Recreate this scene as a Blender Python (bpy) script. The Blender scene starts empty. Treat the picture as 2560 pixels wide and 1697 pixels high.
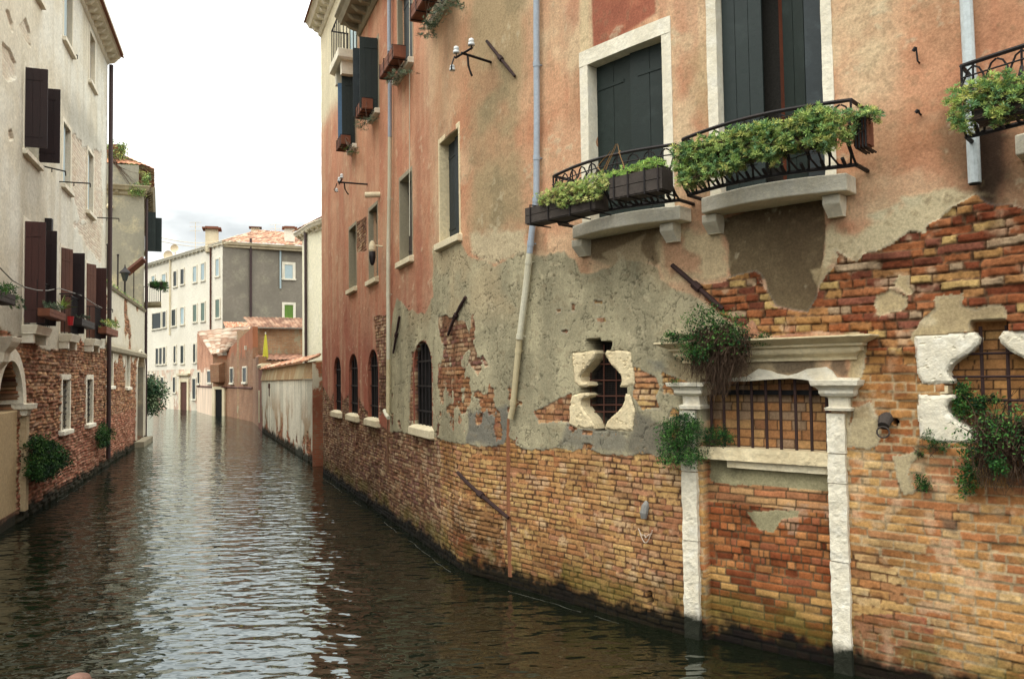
import bpy, math, random
import numpy as np
from mathutils import Vector
random.seed(7); RNG = np.random.default_rng(7)
scn = bpy.context.scene; COL = scn.collection
# ------------------------------------------------------------------ camera
F, CX, CY = 1990.0, 1280.0, 848.5
CAMH = 2.6; PIT = math.radians(2.49); ROLL = 0.0144
cf = np.array([0, math.cos(PIT), math.sin(PIT)]); cu0 = np.array([0, -math.sin(PIT), math.cos(PIT)]); cr0 = np.array([1., 0, 0])
cu = cu0*math.cos(ROLL)+cr0*math.sin(ROLL); crt = cr0*math.cos(ROLL)-cu0*math.sin(ROLL)
CAM = np.array([0, 0, CAMH])
def ray(x, y): return cf+(x-CX)/F*crt-(y-CY)/F*cu
def at(x, y, d):                       # point seen at photo position x,y at forward distance d
    return CAM+ray(x, y)*d
def gz(x, y, z=0.0):
    r = ray(x, y); return CAM+r*((z-CAMH)/r[2])
# photo detail windows used while measuring: origin and scale
CR = dict(A=(1280, 0, 2.45), B=(1280, 560, 2.45), C=(1900, 440, 2.3758), D=(1080, 1050, 2.4236), E=(1640, 1050, 2.4239), F=(2160, 0, 3.135),
          G=(780, 0, 2.8), H=(780, 500, 1.9593), I=(0, 0, 2.8), J=(0, 520, 1.96), K=(360, 520, 2.7043), L=(1320, 360, 5.1435), M=(1700, 240, 4.55),
          N=(1400, 820, 5.6), O=(0, 800, 3.0143), Q=(1660, 820, 4.127), R=(2260, 780, 3.267), T=(360, 780, 4.6128), Z=(0, 0, 1.0))
def c(k, x, y):
    o = CR[k]; return (o[0]+x/o[2], o[1]+y/o[2])
def cs(k, *p): return [c(k, x, y) for x, y in p]
# ------------------------------------------------------------------ walls as vertical sheets over a plan line
class Wall:
    def __init__(w, pts, rnd=0.0):
        P = np.array(pts, float)
        if rnd:                                   # round the bends
            out = [P[0]]
            for i in range(1, len(P)-1):
                a = P[i]+(P[i-1]-P[i])/np.linalg.norm(P[i-1]-P[i])*rnd; b = P[i]+(P[i+1]-P[i])/np.linalg.norm(P[i+1]-P[i])*rnd
                for t in np.linspace(0, 1, 9): out.append((1-t)**2*a+2*t*(1-t)*P[i]+t*t*b)
            out.append(P[-1]); P = np.array(out)
        w.P = P; seg = np.diff(P, axis=0); L = np.linalg.norm(seg, axis=1); w.S = np.r_[0, np.cumsum(L)]; w.len = w.S[-1]
        t = seg/L[:, None]; n = np.c_[t[:, 1], -t[:, 0]]
        vn_ = np.r_[n[:1], (n[:-1]+n[1:]), n[-1:]]; w.N = vn_/np.linalg.norm(vn_, axis=1)[:, None]
    def W(w, s, z, h=0.0):
        s = np.asarray(s, float)
        x = np.interp(s, w.S, w.P[:, 0])+np.interp(s, w.S, w.N[:, 0])*h; y = np.interp(s, w.S, w.P[:, 1])+np.interp(s, w.S, w.N[:, 1])*h
        lo = np.minimum(s, 0); hi = np.maximum(s-w.len, 0)
        d0 = (w.P[1]-w.P[0])/np.linalg.norm(w.P[1]-w.P[0]); d1 = (w.P[-1]-w.P[-2])/np.linalg.norm(w.P[-1]-w.P[-2])
        return np.stack([x+lo*d0[0]+hi*d1[0], y+lo*d0[1]+hi*d1[1], np.broadcast_to(np.asarray(z, float), x.shape)], -1)
    def sz(w, q, h=0.0):
        r = ray(*q); d = r[:2]; best = None
        Q = w.P+w.N*h
        for i in range(len(Q)-1):
            a = Q[i]; e = Q[i+1]-a; den = d[0]*e[1]-d[1]*e[0]
            if abs(den) < 1e-12: continue
            t = (a[0]*e[1]-a[1]*e[0])/den; v = (a[0]*d[1]-a[1]*d[0])/den
            lo = -1e9 if i == 0 else -1e-6; hi = 1e9 if i == len(Q)-2 else 1+1e-6
            if t > 0 and lo <= v <= hi:
                cand = (t, w.S[i]+v*(w.S[i+1]-w.S[i]), CAMH+r[2]*t)
                if best is None or cand[0] < best[0]: best = cand
        if best is None:                      # past a bend: extend the nearest segment
            for i in range(len(Q)-1):
                a = Q[i]; e = Q[i+1]-a; den = d[0]*e[1]-d[1]*e[0]
                if abs(den) < 1e-12: continue
                t = (a[0]*e[1]-a[1]*e[0])/den; v = (a[0]*d[1]-a[1]*d[0])/den; ov = max(0, -v, v-1)*np.linalg.norm(e)
                if t > 0 and (best is None or ov < best[0]): best = (ov, w.S[i]+v*(w.S[i+1]-w.S[i]), CAMH+r[2]*t)
        return best[1], best[2]
    def szs(w, pts, h=0.0): return [w.sz(q, h) for q in pts]
MW = Wall([(-5.16, 21.7), (-.65, 10.6), (1.5, 8.15), (4.9, 5.1), (9.4, 1.2)], 0.35)
LW = Wall([(-6.85, 8.0), (-12.26, 23.9), (-15.49, 33.42)])
# ------------------------------------------------------------------ numpy noise
def _h(ix, iy, seed):
    a = (ix.astype(np.int64)*374761393+iy.astype(np.int64)*668265263+seed*974634777) & 0xffffffff
    a = ((a ^ (a >> 13))*1274126177) & 0xffffffff
    a = ((a ^ (a >> 16))*2246822519) & 0xffffffff
    return ((a ^ (a >> 15)) & 0xffffff)/float(0xffffff)
def vn(x, y, seed=0):
    xi = np.floor(x); yi = np.floor(y); u = x-xi; v = y-yi; u = u*u*(3-2*u); v = v*v*(3-2*v)
    return (_h(xi, yi, seed)*(1-u)+_h(xi+1, yi, seed)*u)*(1-v)+(_h(xi, yi+1, seed)*(1-u)+_h(xi+1, yi+1, seed)*u)*v
def fbm(x, y, seed=0, o=4):
    r = 0; a = .5; t = 0
    for i in range(o): r = r+a*vn(x, y, seed+i*17); t += a; a *= .5; x = x*2.03+5.1; y = y*2.03+1.7
    return r/t
def ss(a, b, x): t = np.clip((x-a)/(b-a), 0, 1); return t*t*(3-2*t)
def lc(r, g, b): return np.array([((v/255+.055)/1.055)**2.4 if v > 10 else v/255/12.92 for v in (r, g, b)])
def bricks(S, Z, seed, L=.26, ch=.066, wav=.012):
    Zw = Z+(fbm(S*.9, Z*.4, seed+3, 2)-.5)*wav*4+(vn(S*6, Z*6, seed+4)-.5)*wav*.5
    row = np.floor(Zw/ch); v = Zw/ch-row
    u = S/L+_h(row, row*0, seed)*7.3+(vn(S*5, Z*9, seed+5)-.5)*.06; k = np.floor(u)
    j = lambda kk: (_h(kk, row, seed+1)-.5)*.5
    lo = u < k+j(k); k = k-lo; hi = u >= k+1+j(k+1); k = k+hi
    b0 = k+j(k); b1 = k+1+j(k+1); hd = _h(k, row, seed+2); m = (b0+b1)/2; sp = hd > .55
    side = (u >= m) & sp; e0 = np.where(side, m, b0); e1 = np.where(sp & ~side, m, b1)
    du = np.minimum(u-e0, e1-u)*L; dv = np.minimum(v, 1-v)*ch
    kk = k*2+side
    return np.minimum(du, dv), _h(kk, row, seed+11), _h(kk, row, seed+12), _h(kk, row, seed+13)
def palette(p, r):
    p = np.array([lc(*q) for q in p]); i = np.clip((r*len(p)).astype(int), 0, len(p)-1); return p[i]
def psd(poly, s, z, pad=.5):
    """signed distance (inside > 0) of a polygon on the tensor grid s x z"""
    P = np.array(poly); out = np.full((len(s), len(z)), -9.0)
    i0, i1 = np.searchsorted(s, [P[:, 0].min()-pad, P[:, 0].max()+pad]); j0, j1 = np.searchsorted(z, [P[:, 1].min()-pad, P[:, 1].max()+pad])
    if i1 <= i0 or j1 <= j0: return out
    X, Y = np.meshgrid(s[i0:i1], z[j0:j1], indexing='ij'); D = np.full(X.shape, 1e9); ins = np.zeros(X.shape, bool)
    for a, b in zip(P, np.roll(P, -1, 0)):
        e = b-a; t = np.clip(((X-a[0])*e[0]+(Y-a[1])*e[1])/(e@e+1e-12), 0, 1)
        D = np.minimum(D, (X-a[0]-t*e[0])**2+(Y-a[1]-t*e[1])**2)
        if a[1] != b[1]: ins ^= ((a[1] > Y) != (b[1] > Y)) & (X < (b[0]-a[0])*(Y-a[1])/(b[1]-a[1])+a[0])
    out[i0:i1, j0:j1] = np.where(ins, 1, -1)*np.sqrt(D); return out
# ------------------------------------------------------------------ objects
OFF = {}
def thing(name, label, cat, loc, group=None):
    o = bpy.data.objects.new(name, None); COL.objects.link(o); o.location = [float(v) for v in loc]; o.empty_display_size = .2
    o['label'] = label; o['category'] = cat
    if group: o['group'] = group
    OFF[o.name] = np.array([float(v) for v in loc]); return o
def mesh_np(name, V, Fq, mat, colv=None, smooth=True, nloop=4):
    me = bpy.data.meshes.new(name); V = np.asarray(V, np.float32); Fq = np.asarray(Fq, np.int32)
    me.vertices.add(len(V)); me.vertices.foreach_set('co', V.ravel()); me.loops.add(Fq.size); me.loops.foreach_set('vertex_index', Fq.ravel())
    me.polygons.add(len(Fq)); me.polygons.foreach_set('loop_start', np.arange(len(Fq), dtype=np.int32)*nloop)
    me.update(calc_edges=True); me.polygons.foreach_set('use_smooth', np.full(len(Fq), smooth))
    if colv is not None:
        at_ = me.color_attributes.new('Col', 'FLOAT_COLOR', 'POINT'); q = np.ones((len(V), 4), np.float32); q[:, :3] = colv; at_.data.foreach_set('color', q.ravel())
    me.materials.append(mat); me.validate(); return me
def link(name, me, parent=None, loc=None, label=None, cat=None, group=None, kind=None):
    o = bpy.data.objects.new(name, me); COL.objects.link(o)
    if parent is not None: o.parent = parent; OFF[o.name] = OFF[parent.name]
    else:
        OFF[o.name] = np.zeros(3) if loc is None else np.array(loc, float)
        if loc is not None: o.location = [float(v) for v in loc]
    for k_, v_ in (('label', label), ('category', cat), ('group', group), ('kind', kind)):
        if v_: o[k_] = v_
    return o
class MB:
    def __init__(m): m.v = []; m.f = []
    def add(m, v, f):
        n = len(m.v); m.v += [tuple(map(float, p)) for p in v]; m.f += [tuple(i+n for i in q) for q in f]; return m
    def hexa(m, p):  # p: 4 bottom then 4 top
        return m.add(p, [(3, 2, 1, 0), (4, 5, 6, 7), (0, 1, 5, 4), (1, 2, 6, 5), (2, 3, 7, 6), (3, 0, 4, 7)])
    def wbox(m, w, s0, s1, z0, z1, h0, h1, n=1):
        for i in range(n):
            a = s0+(s1-s0)*i/n; b = s0+(s1-s0)*(i+1)/n
            m.hexa([w.W(a, z0, h0), w.W(a, z0, h1), w.W(b, z0, h1), w.W(b, z0, h0), w.W(a, z1, h0), w.W(a, z1, h1), w.W(b, z1, h1), w.W(b, z1, h0)])
        return m
    def wprism(m, w, poly, h0, h1, bev=0.0):
        n = len(poly); P = np.array(poly, float); cen = P.mean(0)
        rings = [(P, h0), (P, h1-bev), (P+(cen-P)/np.maximum(np.linalg.norm(cen-P, axis=1)[:, None], 1e-6)*bev, h1)] if bev else [(P, h0), (P, h1)]
        v = [w.W(q[0], q[1], h) for R, h in rings for q in R]; f = []
        for k in range(len(rings)-1): f += [(k*n+i, k*n+(i+1) % n, (k+1)*n+(i+1) % n, (k+1)*n+i) for i in range(n)]
        f.append(tuple(range((len(rings)-1)*n, len(rings)*n))); f.append(tuple(range(n-1, -1, -1)))
        return m.add(v, f)
    def prism(m, A, B):
        n = len(A); return m.add(list(A)+list(B), [tuple(range(n-1, -1, -1)), tuple(range(n, 2*n))]+[(i, (i+1) % n, n+(i+1) % n, n+i) for i in range(n)])
    def box(m, ctr, sx, sy, sz, rz=0.0):
        c_, s_ = math.cos(rz), math.sin(rz); o = []
        for dz in (0, sz):
            for dx, dy in ((-sx/2, -sy/2), (sx/2, -sy/2), (sx/2, sy/2), (-sx/2, sy/2)): o.append((ctr[0]+dx*c_-dy*s_, ctr[1]+dx*s_+dy*c_, ctr[2]+dz))
        return m.hexa(o)
    def tube(m, pts, r, n=8, cap=True, close=False):
        P = [Vector(list(map(float, p))) for p in pts]; R = r if isinstance(r, (list, tuple)) else [r]*len(P); v = []
        for i, p in enumerate(P):
            t = (P[min(i+1, len(P)-1)]-P[max(i-1, 0)]); t = t.normalized() if t.length > 1e-9 else Vector((0, 0, 1))
            a = t.cross(Vector((0, 0, 1))) if abs(t.z) < .95 else t.cross(Vector((0, 1, 0))); a.normalize(); b = t.cross(a)
            if i and (a.dot(pa) < 0): a = -a; b = -b
            pa = a
            for k in range(n): th = 2*math.pi*k/n; v.append(p+(a*math.cos(th)+b*math.sin(th))*R[i])
        f = [(i*n+k, i*n+(k+1) % n, (i+1)*n+(k+1) % n, (i+1)*n+k) for i in range(len(P)-1) for k in range(n)]
        if cap: f += [tuple(range(n-1, -1, -1)), tuple((len(P)-1)*n+k for k in range(n))]
        return m.add(v, f)
    def lathe(m, base, prof, n=14):  # prof (r, z)
        v = [(base[0]+r*math.cos(2*math.pi*k/n), base[1]+r*math.sin(2*math.pi*k/n), base[2]+z) for r, z in prof for k in range(n)]
        f = [(i*n+k, i*n+(k+1) % n, (i+1)*n+(k+1) % n, (i+1)*n+k) for i in range(len(prof)-1) for k in range(n)]
        return m.add(v, f+[tuple(range(n-1, -1, -1)), tuple((len(prof)-1)*n+k for k in range(n))])
    def build(m, name, mat, parent=None, smooth=False, bevel=0.0, **kw):
        loc = kw.pop('loc', None)
        off = OFF[parent.name] if parent is not None else (np.array(loc, float) if loc is not None else np.array(m.v).min(0)*[0, 0, 1]+np.array(m.v).mean(0)*[1, 1, 0])
        me = bpy.data.meshes.new(name); me.from_pydata([tuple(np.array(p)-off) for p in m.v], [], m.f); me.update()
        if smooth: me.polygons.foreach_set('use_smooth', [True]*len(me.polygons))
        me.materials.append(mat); o = link(name, me, parent, None if parent is not None else off, **kw)
        if bevel:
            b = o.modifiers.new('bevel', 'BEVEL'); b.width = bevel; b.segments = 2; b.limit_method = 'ANGLE'
        return o
# ------------------------------------------------------------------ materials
def newmat(name):
    m = bpy.data.materials.new(name); m.use_nodes = True; nt = m.node_tree; b = nt.nodes['Principled BSDF']; b.inputs['Specular IOR Level'].default_value = .3
    return m, nt, b
def nd(nt, t, **kw):
    n = nt.nodes.new(t)
    for k, v in kw.items():
        if k in n.inputs.keys(): n.inputs[k].default_value = v
        else: setattr(n, k, v)
    return n
def mixc(nt, fac, a, b, mode='MIX'):
    n = nt.nodes.new('ShaderNodeMix'); n.data_type = 'RGBA'; n.blend_type = mode
    for inp, v in ((n.inputs[0], fac), (n.inputs[6], a), (n.inputs[7], b)):
        if isinstance(v, (int, float)): inp.default_value = v
        elif hasattr(v, 'links') or hasattr(v, 'is_output'): nt.links.new(v, inp)
        else: inp.default_value = (*[float(q) for q in v], 1)
    return n.outputs[2]
def ramp(nt, src, a, b):
    n = nt.nodes.new('ShaderNodeMapRange'); n.inputs[1].default_value = a; n.inputs[2].default_value = b; nt.links.new(src, n.inputs[0]); return n.outputs[0]
def pos(nt, sc=(1, 1, 1), rz=0.0):
    g = nt.nodes.new('ShaderNodeNewGeometry'); mp = nt.nodes.new('ShaderNodeMapping'); mp.inputs[3].default_value = sc; mp.inputs[2].default_value = (0, 0, rz)
    nt.links.new(g.outputs['Position'], mp.inputs[0]); return mp.outputs[0]
def noise(nt, vec, scale, det=4, rough=.55):
    n = nd(nt, 'ShaderNodeTexNoise'); n.inputs['Scale'].default_value = scale; n.inputs['Detail'].default_value = det; n.inputs['Roughness'].default_value = rough
    nt.links.new(vec, n.inputs['Vector']); return n.outputs['Fac']
def bump(nt, b, src, strength, dist):
    n = nd(nt, 'ShaderNodeBump'); n.inputs['Strength'].default_value = strength; n.inputs['Distance'].default_value = dist
    nt.links.new(src, n.inputs['Height']); nt.links.new(n.outputs[0], b.inputs['Normal'])
def weather(name, base, dark=None, sc=1.2, amt=1.0, rough=.85, bmp=.25, fine=28, metal=0, streak=True, light=None, lo=.42, hi=.68, algae=0):
    m, nt, b = newmat(name); base = lc(*base); dark = base*.6 if dark is None else lc(*dark)
    v1 = pos(nt, (1, 1, .35) if streak else (1, 1, 1)); v2 = pos(nt)
    f1 = ramp(nt, noise(nt, v1, sc, 6, .62), lo, hi); mm = nt.nodes.new('ShaderNodeMath'); mm.operation = 'MULTIPLY'; mm.inputs[1].default_value = amt; nt.links.new(f1, mm.inputs[0])
    col = mixc(nt, mm.outputs[0], base, dark)
    if light is not None: col = mixc(nt, ramp(nt, noise(nt, v2, sc*2.3, 5), .52, .7), col, lc(*light))
    nf = noise(nt, v2, fine, 3, .7); col = mixc(nt, .5, col, mixc(nt, nf, (.35, .35, .35), (1.65, 1.65, 1.65)), 'MULTIPLY') if False else mixc(nt, ramp(nt, nf, .3, .75), col, tuple((base*.72).tolist())) if amt > 0 else col
    if algae:
        sp = nd(nt, 'ShaderNodeSeparateXYZ'); nt.links.new(v2, sp.inputs[0]); ad = nd(nt, 'ShaderNodeMath', operation='MULTIPLY_ADD'); nt.links.new(noise(nt, v2, 9, 4), ad.inputs[0]); ad.inputs[1].default_value = .16; nt.links.new(sp.outputs[2], ad.inputs[2])
        col = mixc(nt, ramp(nt, ad.outputs[0], algae+.07, algae-.02), col, lc(26, 28, 16))
    nt.links.new(col, b.inputs['Base Color']); b.inputs['Roughness'].default_value = rough; b.inputs['Metallic'].default_value = metal
    if bmp: bump(nt, b, noise(nt, v2, fine*.8, 5, .7), bmp, .02)
    return m
def vcol(name, fine=45, rough=.95, bmp=.35, dist=.01, var=.26):
    m, nt, b = newmat(name); a = nd(nt, 'ShaderNodeAttribute'); a.attribute_name = 'Col'; v = pos(nt)
    g = mixc(nt, ramp(nt, noise(nt, v, fine, 4, .7), .3, .7), (1-var,)*3, (1+var,)*3); col = mixc(nt, 1.0, a.outputs['Color'], g, 'MULTIPLY')
    nt.links.new(col, b.inputs['Base Color']); b.inputs['Roughness'].default_value = rough; b.inputs['Specular IOR Level'].default_value = .15
    if bmp: bump(nt, b, noise(nt, v, fine*1.3, 5, .7), bmp, dist)
    return m
def brickmat(name, ang, c1, c2, mort, sc=1.0, plaster=None, pz=None, pl_lo=.5, seed=0.0, w=.26, h=.068):
    """brick shader for walls seen from afar; plaster = colour of patches left over the brick"""
    m, nt, b = newmat(name); v = pos(nt, (1, 1, 1), ang); sp = nd(nt, 'ShaderNodeSeparateXYZ'); nt.links.new(v, sp.inputs[0])
    cb = nd(nt, 'ShaderNodeCombineXYZ'); nt.links.new(sp.outputs[0], cb.inputs[0]); nt.links.new(sp.outputs[2], cb.inputs[1])
    nz = nd(nt, 'ShaderNodeTexNoise'); nz.inputs['Scale'].default_value = 1.5; nt.links.new(cb.outputs[0], nz.inputs['Vector'])
    va = nd(nt, 'ShaderNodeVectorMath', operation='MULTIPLY_ADD'); nt.links.new(nz.outputs['Color'], va.inputs[0]); va.inputs[1].default_value = (.05, .05, 0); nt.links.new(cb.outputs[0], va.inputs[2])
    bt = nd(nt, 'ShaderNodeTexBrick'); bt.inputs['Color1'].default_value = (*lc(*c1), 1); bt.inputs['Color2'].default_value = (*lc(*c2), 1); bt.inputs['Mortar'].default_value = (*lc(*mort), 1)
    bt.inputs['Scale'].default_value = 1.0; bt.inputs['Brick Width'].default_value = w*sc; bt.inputs['Row Height'].default_value = h*sc; bt.inputs['Mortar Size'].default_value = .009*sc; bt.inputs['Bias'].default_value = .1
    nt.links.new(va.outputs[0], bt.inputs['Vector']); wp = pos(nt)
    col = mixc(nt, ramp(nt, noise(nt, wp, .9, 5), .35, .7), bt.outputs['Color'], tuple((lc(*c2)*.55).tolist()))
    col = mixc(nt, ramp(nt, noise(nt, wp, 7, 4), .55, .75), col, tuple((lc(*mort)*1.0).tolist()))
    if plaster is not None:
        pm = ramp(nt, noise(nt, pos(nt, (1, 1, .6)), .8, 7, .65), pl_lo, pl_lo+.03)
        if pz is not None:
            zr = nd(nt, 'ShaderNodeMapRange'); zr.inputs[1].default_value = pz[0]; zr.inputs[2].default_value = pz[1]; zr.inputs[3].default_value = -.3; zr.inputs[4].default_value = .45; nt.links.new(sp.outputs[2], zr.inputs[0])
            ad = nd(nt, 'ShaderNodeMath', operation='ADD'); nt.links.new(noise(nt, wp, 1.1, 7, .65), ad.inputs[0]); nt.links.new(zr.outputs[0], ad.inputs[1]); pm = ramp(nt, ad.outputs[0], pl_lo, pl_lo+.04)
        pc = mixc(nt, ramp(nt, noise(nt, pos(nt, (1, 1, .3)), 1.4, 6), .38, .66), lc(*plaster), tuple((lc(*plaster)*.72).tolist()))
        col = mixc(nt, pm, col, pc)
    nt.links.new(col, b.inputs['Base Color']); b.inputs['Roughness'].default_value = .93; bump(nt, b, bt.outputs['Fac'], -.35, .02); return m
M = {}
M['wall'] = vcol('weathered_plaster_and_brick')
M['lwall'] = vcol('left_wall_plaster_and_brick', 18, bmp=.3, dist=.02, var=.2)
M['leaf'] = vcol('leaves', 30, .55, 0, var=.2)
M['tile'] = vcol('roof_tiles', 12, .9, .2, .02)
M['stone'] = weather('istrian_stone', (238, 230, 208), (186, 174, 146), 2.2, .75, bmp=.5, light=(226, 220, 204))
M['bright_stone'] = weather('pale_rough_stone', (236, 227, 204), (188, 174, 144), 3.2, .6, bmp=.9, fine=20, light=(240, 235, 220), algae=.28)
M['slab'] = weather('weathered_balcony_stone', (232, 218, 184), (186, 166, 124), 1.8, .8, bmp=.5)
M['beige_stone'] = weather('honey_stone', (232, 214, 174), (184, 160, 118), 3, .7, bmp=.9, fine=24)
M['green'] = weather('green_black_paint', (26, 38, 34), (19, 27, 25), 1.5, .8, .5, .2, fine=14, light=(40, 50, 47))
M['greyshut'] = weather('faded_slate_paint', (42, 50, 52), (32, 38, 40), 1.5, .8, .6, .2, fine=14, light=(60, 68, 70))
M['brown'] = weather('brown_paint', (72, 40, 34), (48, 28, 26), 2, .8, .6, .12)
M['dbrown'] = weather('dark_brown_paint', (42, 26, 26), (28, 19, 20), 2, .8, .6, .12)
M['wood'] = weather('orange_brown_wood', (98, 64, 50), (66, 42, 36), 2.5, .8, .75, .2)
M['curtain'] = weather('rust_curtain', (92, 44, 22), (48, 24, 14), 6, .8, .9, .1)
M['oldwood'] = weather('old_grey_wood', (76, 68, 62), (46, 40, 36), 3, .9, .9, .5, streak=False)
M['paleblue'] = weather('pale_blue_paint', (176, 194, 196), (142, 158, 160), 2, .7, .7, .1)
M['bluepaint'] = weather('blue_paint', (92, 122, 152), (58, 74, 92), 3, .7, .7, .1)
M['iron'] = weather('wrought_iron', (30, 26, 26), (52, 34, 26), 6, .6, .6, .2, metal=.2)
M['rust'] = weather('rusted_iron', (92, 56, 42), (56, 34, 28), 7, .9, .85, .4)
M['darkiron'] = weather('dark_iron', (58, 38, 34), (34, 24, 22), 7, .9, .8, .3)
M['bluepipe'] = weather('blue_grey_pipe', (166, 176, 186), (128, 134, 138), 2, .6, .5, .05)
M['creampipe'] = weather('cream_pipe', (216, 210, 186), (172, 162, 130), 2, .8, .6, .1)
M['ochrepipe'] = weather('ochre_rusty_pipe', (204, 190, 152), (158, 134, 98), 3, .8, .6, .1)
M['palepipe'] = weather('pale_grey_pipe', (196, 204, 204), (160, 166, 164), 2, .6, .5, .05)
M['brownpipe'] = weather('brown_pipe', (66, 48, 46), (46, 34, 34), 2, .7, .55, .05)
M['oldslab'] = weather('aged_grey_stone', (158, 148, 124), (112, 102, 80), 1.8, .8, bmp=.5)
M['terracotta'] = weather('terracotta', (128, 80, 58), (86, 54, 42), 5, .8, .85, .3)
M['porcelain'] = weather('porcelain', (225, 228, 226), (180, 182, 180), 8, .5, .3, 0)
M['void'] = weather('dark_interior', (16, 14, 14), (10, 9, 9), 2, .5, .9, 0)
M['glass'] = weather('dim_window_pane', (44, 50, 50), (28, 33, 33), 1.2, .7, .45, 0)
M['twig'] = weather('dry_twigs', (92, 72, 56), (58, 42, 34), 9, .8, .9, .2)
M['soil'] = weather('dark_soil', (42, 32, 24), (26, 20, 16), 9, .8, 1, .4)
M['mesh'] = weather('wire_mesh', (58, 48, 42), (40, 32, 28), 9, .8, .8, 0)
M['red'] = weather('red_plastic', (170, 30, 34), (130, 22, 26), 5, .5, .5, 0)
# ------------------------------------------------------------------ the long right-hand wall: brick and plaster relief on one fine sheet
WALLTOP = 10.15
sB = MW.sz(c('G', 341, 170))[0]                 # where the two right-hand houses meet
s_ = np.r_[0:10.6:.035, 10.6:18.75:.0115, 18.75:25:.08]; s_ = s_[s_ < MW.len-.01]
z_ = np.r_[-.6:-.05:.09, -.05:6.4:.0118, 6.4:WALLTOP:.045, WALLTOP, WALLTOP+.08:12.3:.08]
S, Z = np.meshgrid(s_, z_, indexing='ij')
def P_(k, *p, h=0.0): return psd(MW.szs(cs(k, *p), h), s_, z_)
def PX(pts, h=0.0, pad=.5): return psd(MW.szs(pts, h), s_, z_, pad)
n1 = fbm(S*1.1, Z*1.1, 1, 5); n2 = fbm(S*4, Z*4, 2, 5); n3 = fbm(S*16, Z*16, 3, 4); nv = fbm(S*5, Z*.45, 4, 5); n4 = fbm(S*2.2, Z*2.2, 5, 5); nf = fbm(S*45, Z*45, 6, 2)
jag = (n2-.5)*.16+(n3-.5)*.07
C0 = np.empty(S.shape+(3,))
def paint(m, rgb):
    global C0
    m = m[..., None]; C0 = C0*(1-m)+(lc(*rgb) if isinstance(rgb, tuple) else rgb)*m
C0[:] = lc(206, 150, 112)
paint(ss(.42, .66, n1)*.8, (190, 124, 88)); paint(ss(.48, .68, n4)*.65, (218, 178, 140)); paint(ss(.55, .78, nv)*.5, (184, 108, 76))
paint(ss(.5, .8, fbm(S*2, Z*.6, 9, 5))*.45, (200, 178, 142))
near = ss(10.6, 11.4, S)
paint(near*ss(.55, .74, fbm(S*1.7, Z*.7, 15, 6))*.55, (166, 118, 84)); paint(near*ss(.56, .7, fbm(S*1.2+3, Z*1.1, 16, 6))*.6, (212, 186, 148))
# far half of the wall: vertical streaks, darker and redder downwards
far = 1-ss(10.2, 11.2, S)
paint(far*ss(.46, .66, fbm(S*6, Z*.45, 21, 5))*.4, (180, 104, 76)); paint(far*ss(.55, .72, fbm(S*5, Z*.4, 22, 5))*.45, (186, 160, 124))
paint(far*.45, (184, 112, 84)); paint(far*ss(5.2, 2.8, Z+(n1-.5)*2)*.75, (158, 74, 54)); paint(far*ss(.5, .66, fbm(S*5, Z*.5, 23, 5))*ss(4.8, 3.2, Z)*.5, (196, 150, 118))
# cream upper part of the farthest house
q = P_('G', (40, -700), (345, -700), (345, 60), (330, 300), (300, 460), (262, 560), (240, 680), (150, 760), (80, 880), (40, 900))
paint(ss(-.35, .35, q+jag)*ss(sB+.2, sB-.2, S), (214, 198, 168))
# olive stained strip by the bend
q = PX([(1172, -400), (1322, -400), (1318, 200), (1300, 330), (1320, 560), (1178, 590)]); paint(ss(-.16, .2, q+jag*1.5)*.95, (164, 138, 102)); paint(ss(-.1, .3, q+jag*3)*ss(.45, .65, n4)*.8, (142, 122, 90)); paint(ss(-.1, .3, q)*ss(.56, .72, n1)*ss(4.6, 5.6, Z)*.6, (186, 134, 98))
q = P_('G', (880, -500), (1090, -500), (1090, 700), (1020, 800), (900, 900), (860, 700)); paint(ss(-.25, .3, q+jag*2)*.6, (190, 150, 112))
# salmon edge strip left of the bend
# red patch and cream strip over the first big window
q = P_('A', (478, -500), (890, -500), (892, 90), (700, 215), (500, 312)); paint(ss(-.01, .03, q+jag*.12), (162, 90, 66)); paint(ss(.0, .06, q)*ss(.5, .7, n2)*.5, (186, 110, 78))
q = P_('A', (412, -500), (480, -500), (482, 318), (422, 345)); paint(ss(-.01, .03, q+jag*.1)*.85, (208, 180, 140))
q = P_('A', (350, -500), (412, -500), (415, 150), (380, 210), (350, 100)); paint(ss(-.06, .06, q+jag)*.5, (168, 92, 66))
q = P_('A', (1120, 380), (1200, 250), (1210, 760), (1150, 620)); paint(ss(-.15, .1, q+jag)*.6, (170, 142, 100))
q = P_('A', (300, 760), (425, 700), (420, 1040), (250, 1100)); paint(ss(-.15, .1, q+jag)*.45, (196, 150, 116))
# right hand orange field: darker brown blotches
q = P_('F', (-60, 950), (300, 900), (640, 860), (860, 900), (860, 1300), (500, 1250), (250, 1400), (-60, 1500)); paint(ss(-.25, .2, q+jag*2)*.5, (158, 104, 66))
q = P_('F', (880, 880), (1060, 1000), (1110, 1180), (1090, 1420), (1010, 1600), (900, 1540), (880, 1300)); qs = ss(-.16, .03, q+jag*.6)
paint(qs*.93, (34, 28, 22)); paint(ss(-.35, -.05, q+jag)*.5*(1-qs), (98, 76, 52))
q = P_('F', (640, 930), (790, 900), (800, 1290), (640, 1150)); paint(ss(-.14, .08, q+jag)*.6, (112, 86, 62))
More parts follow.
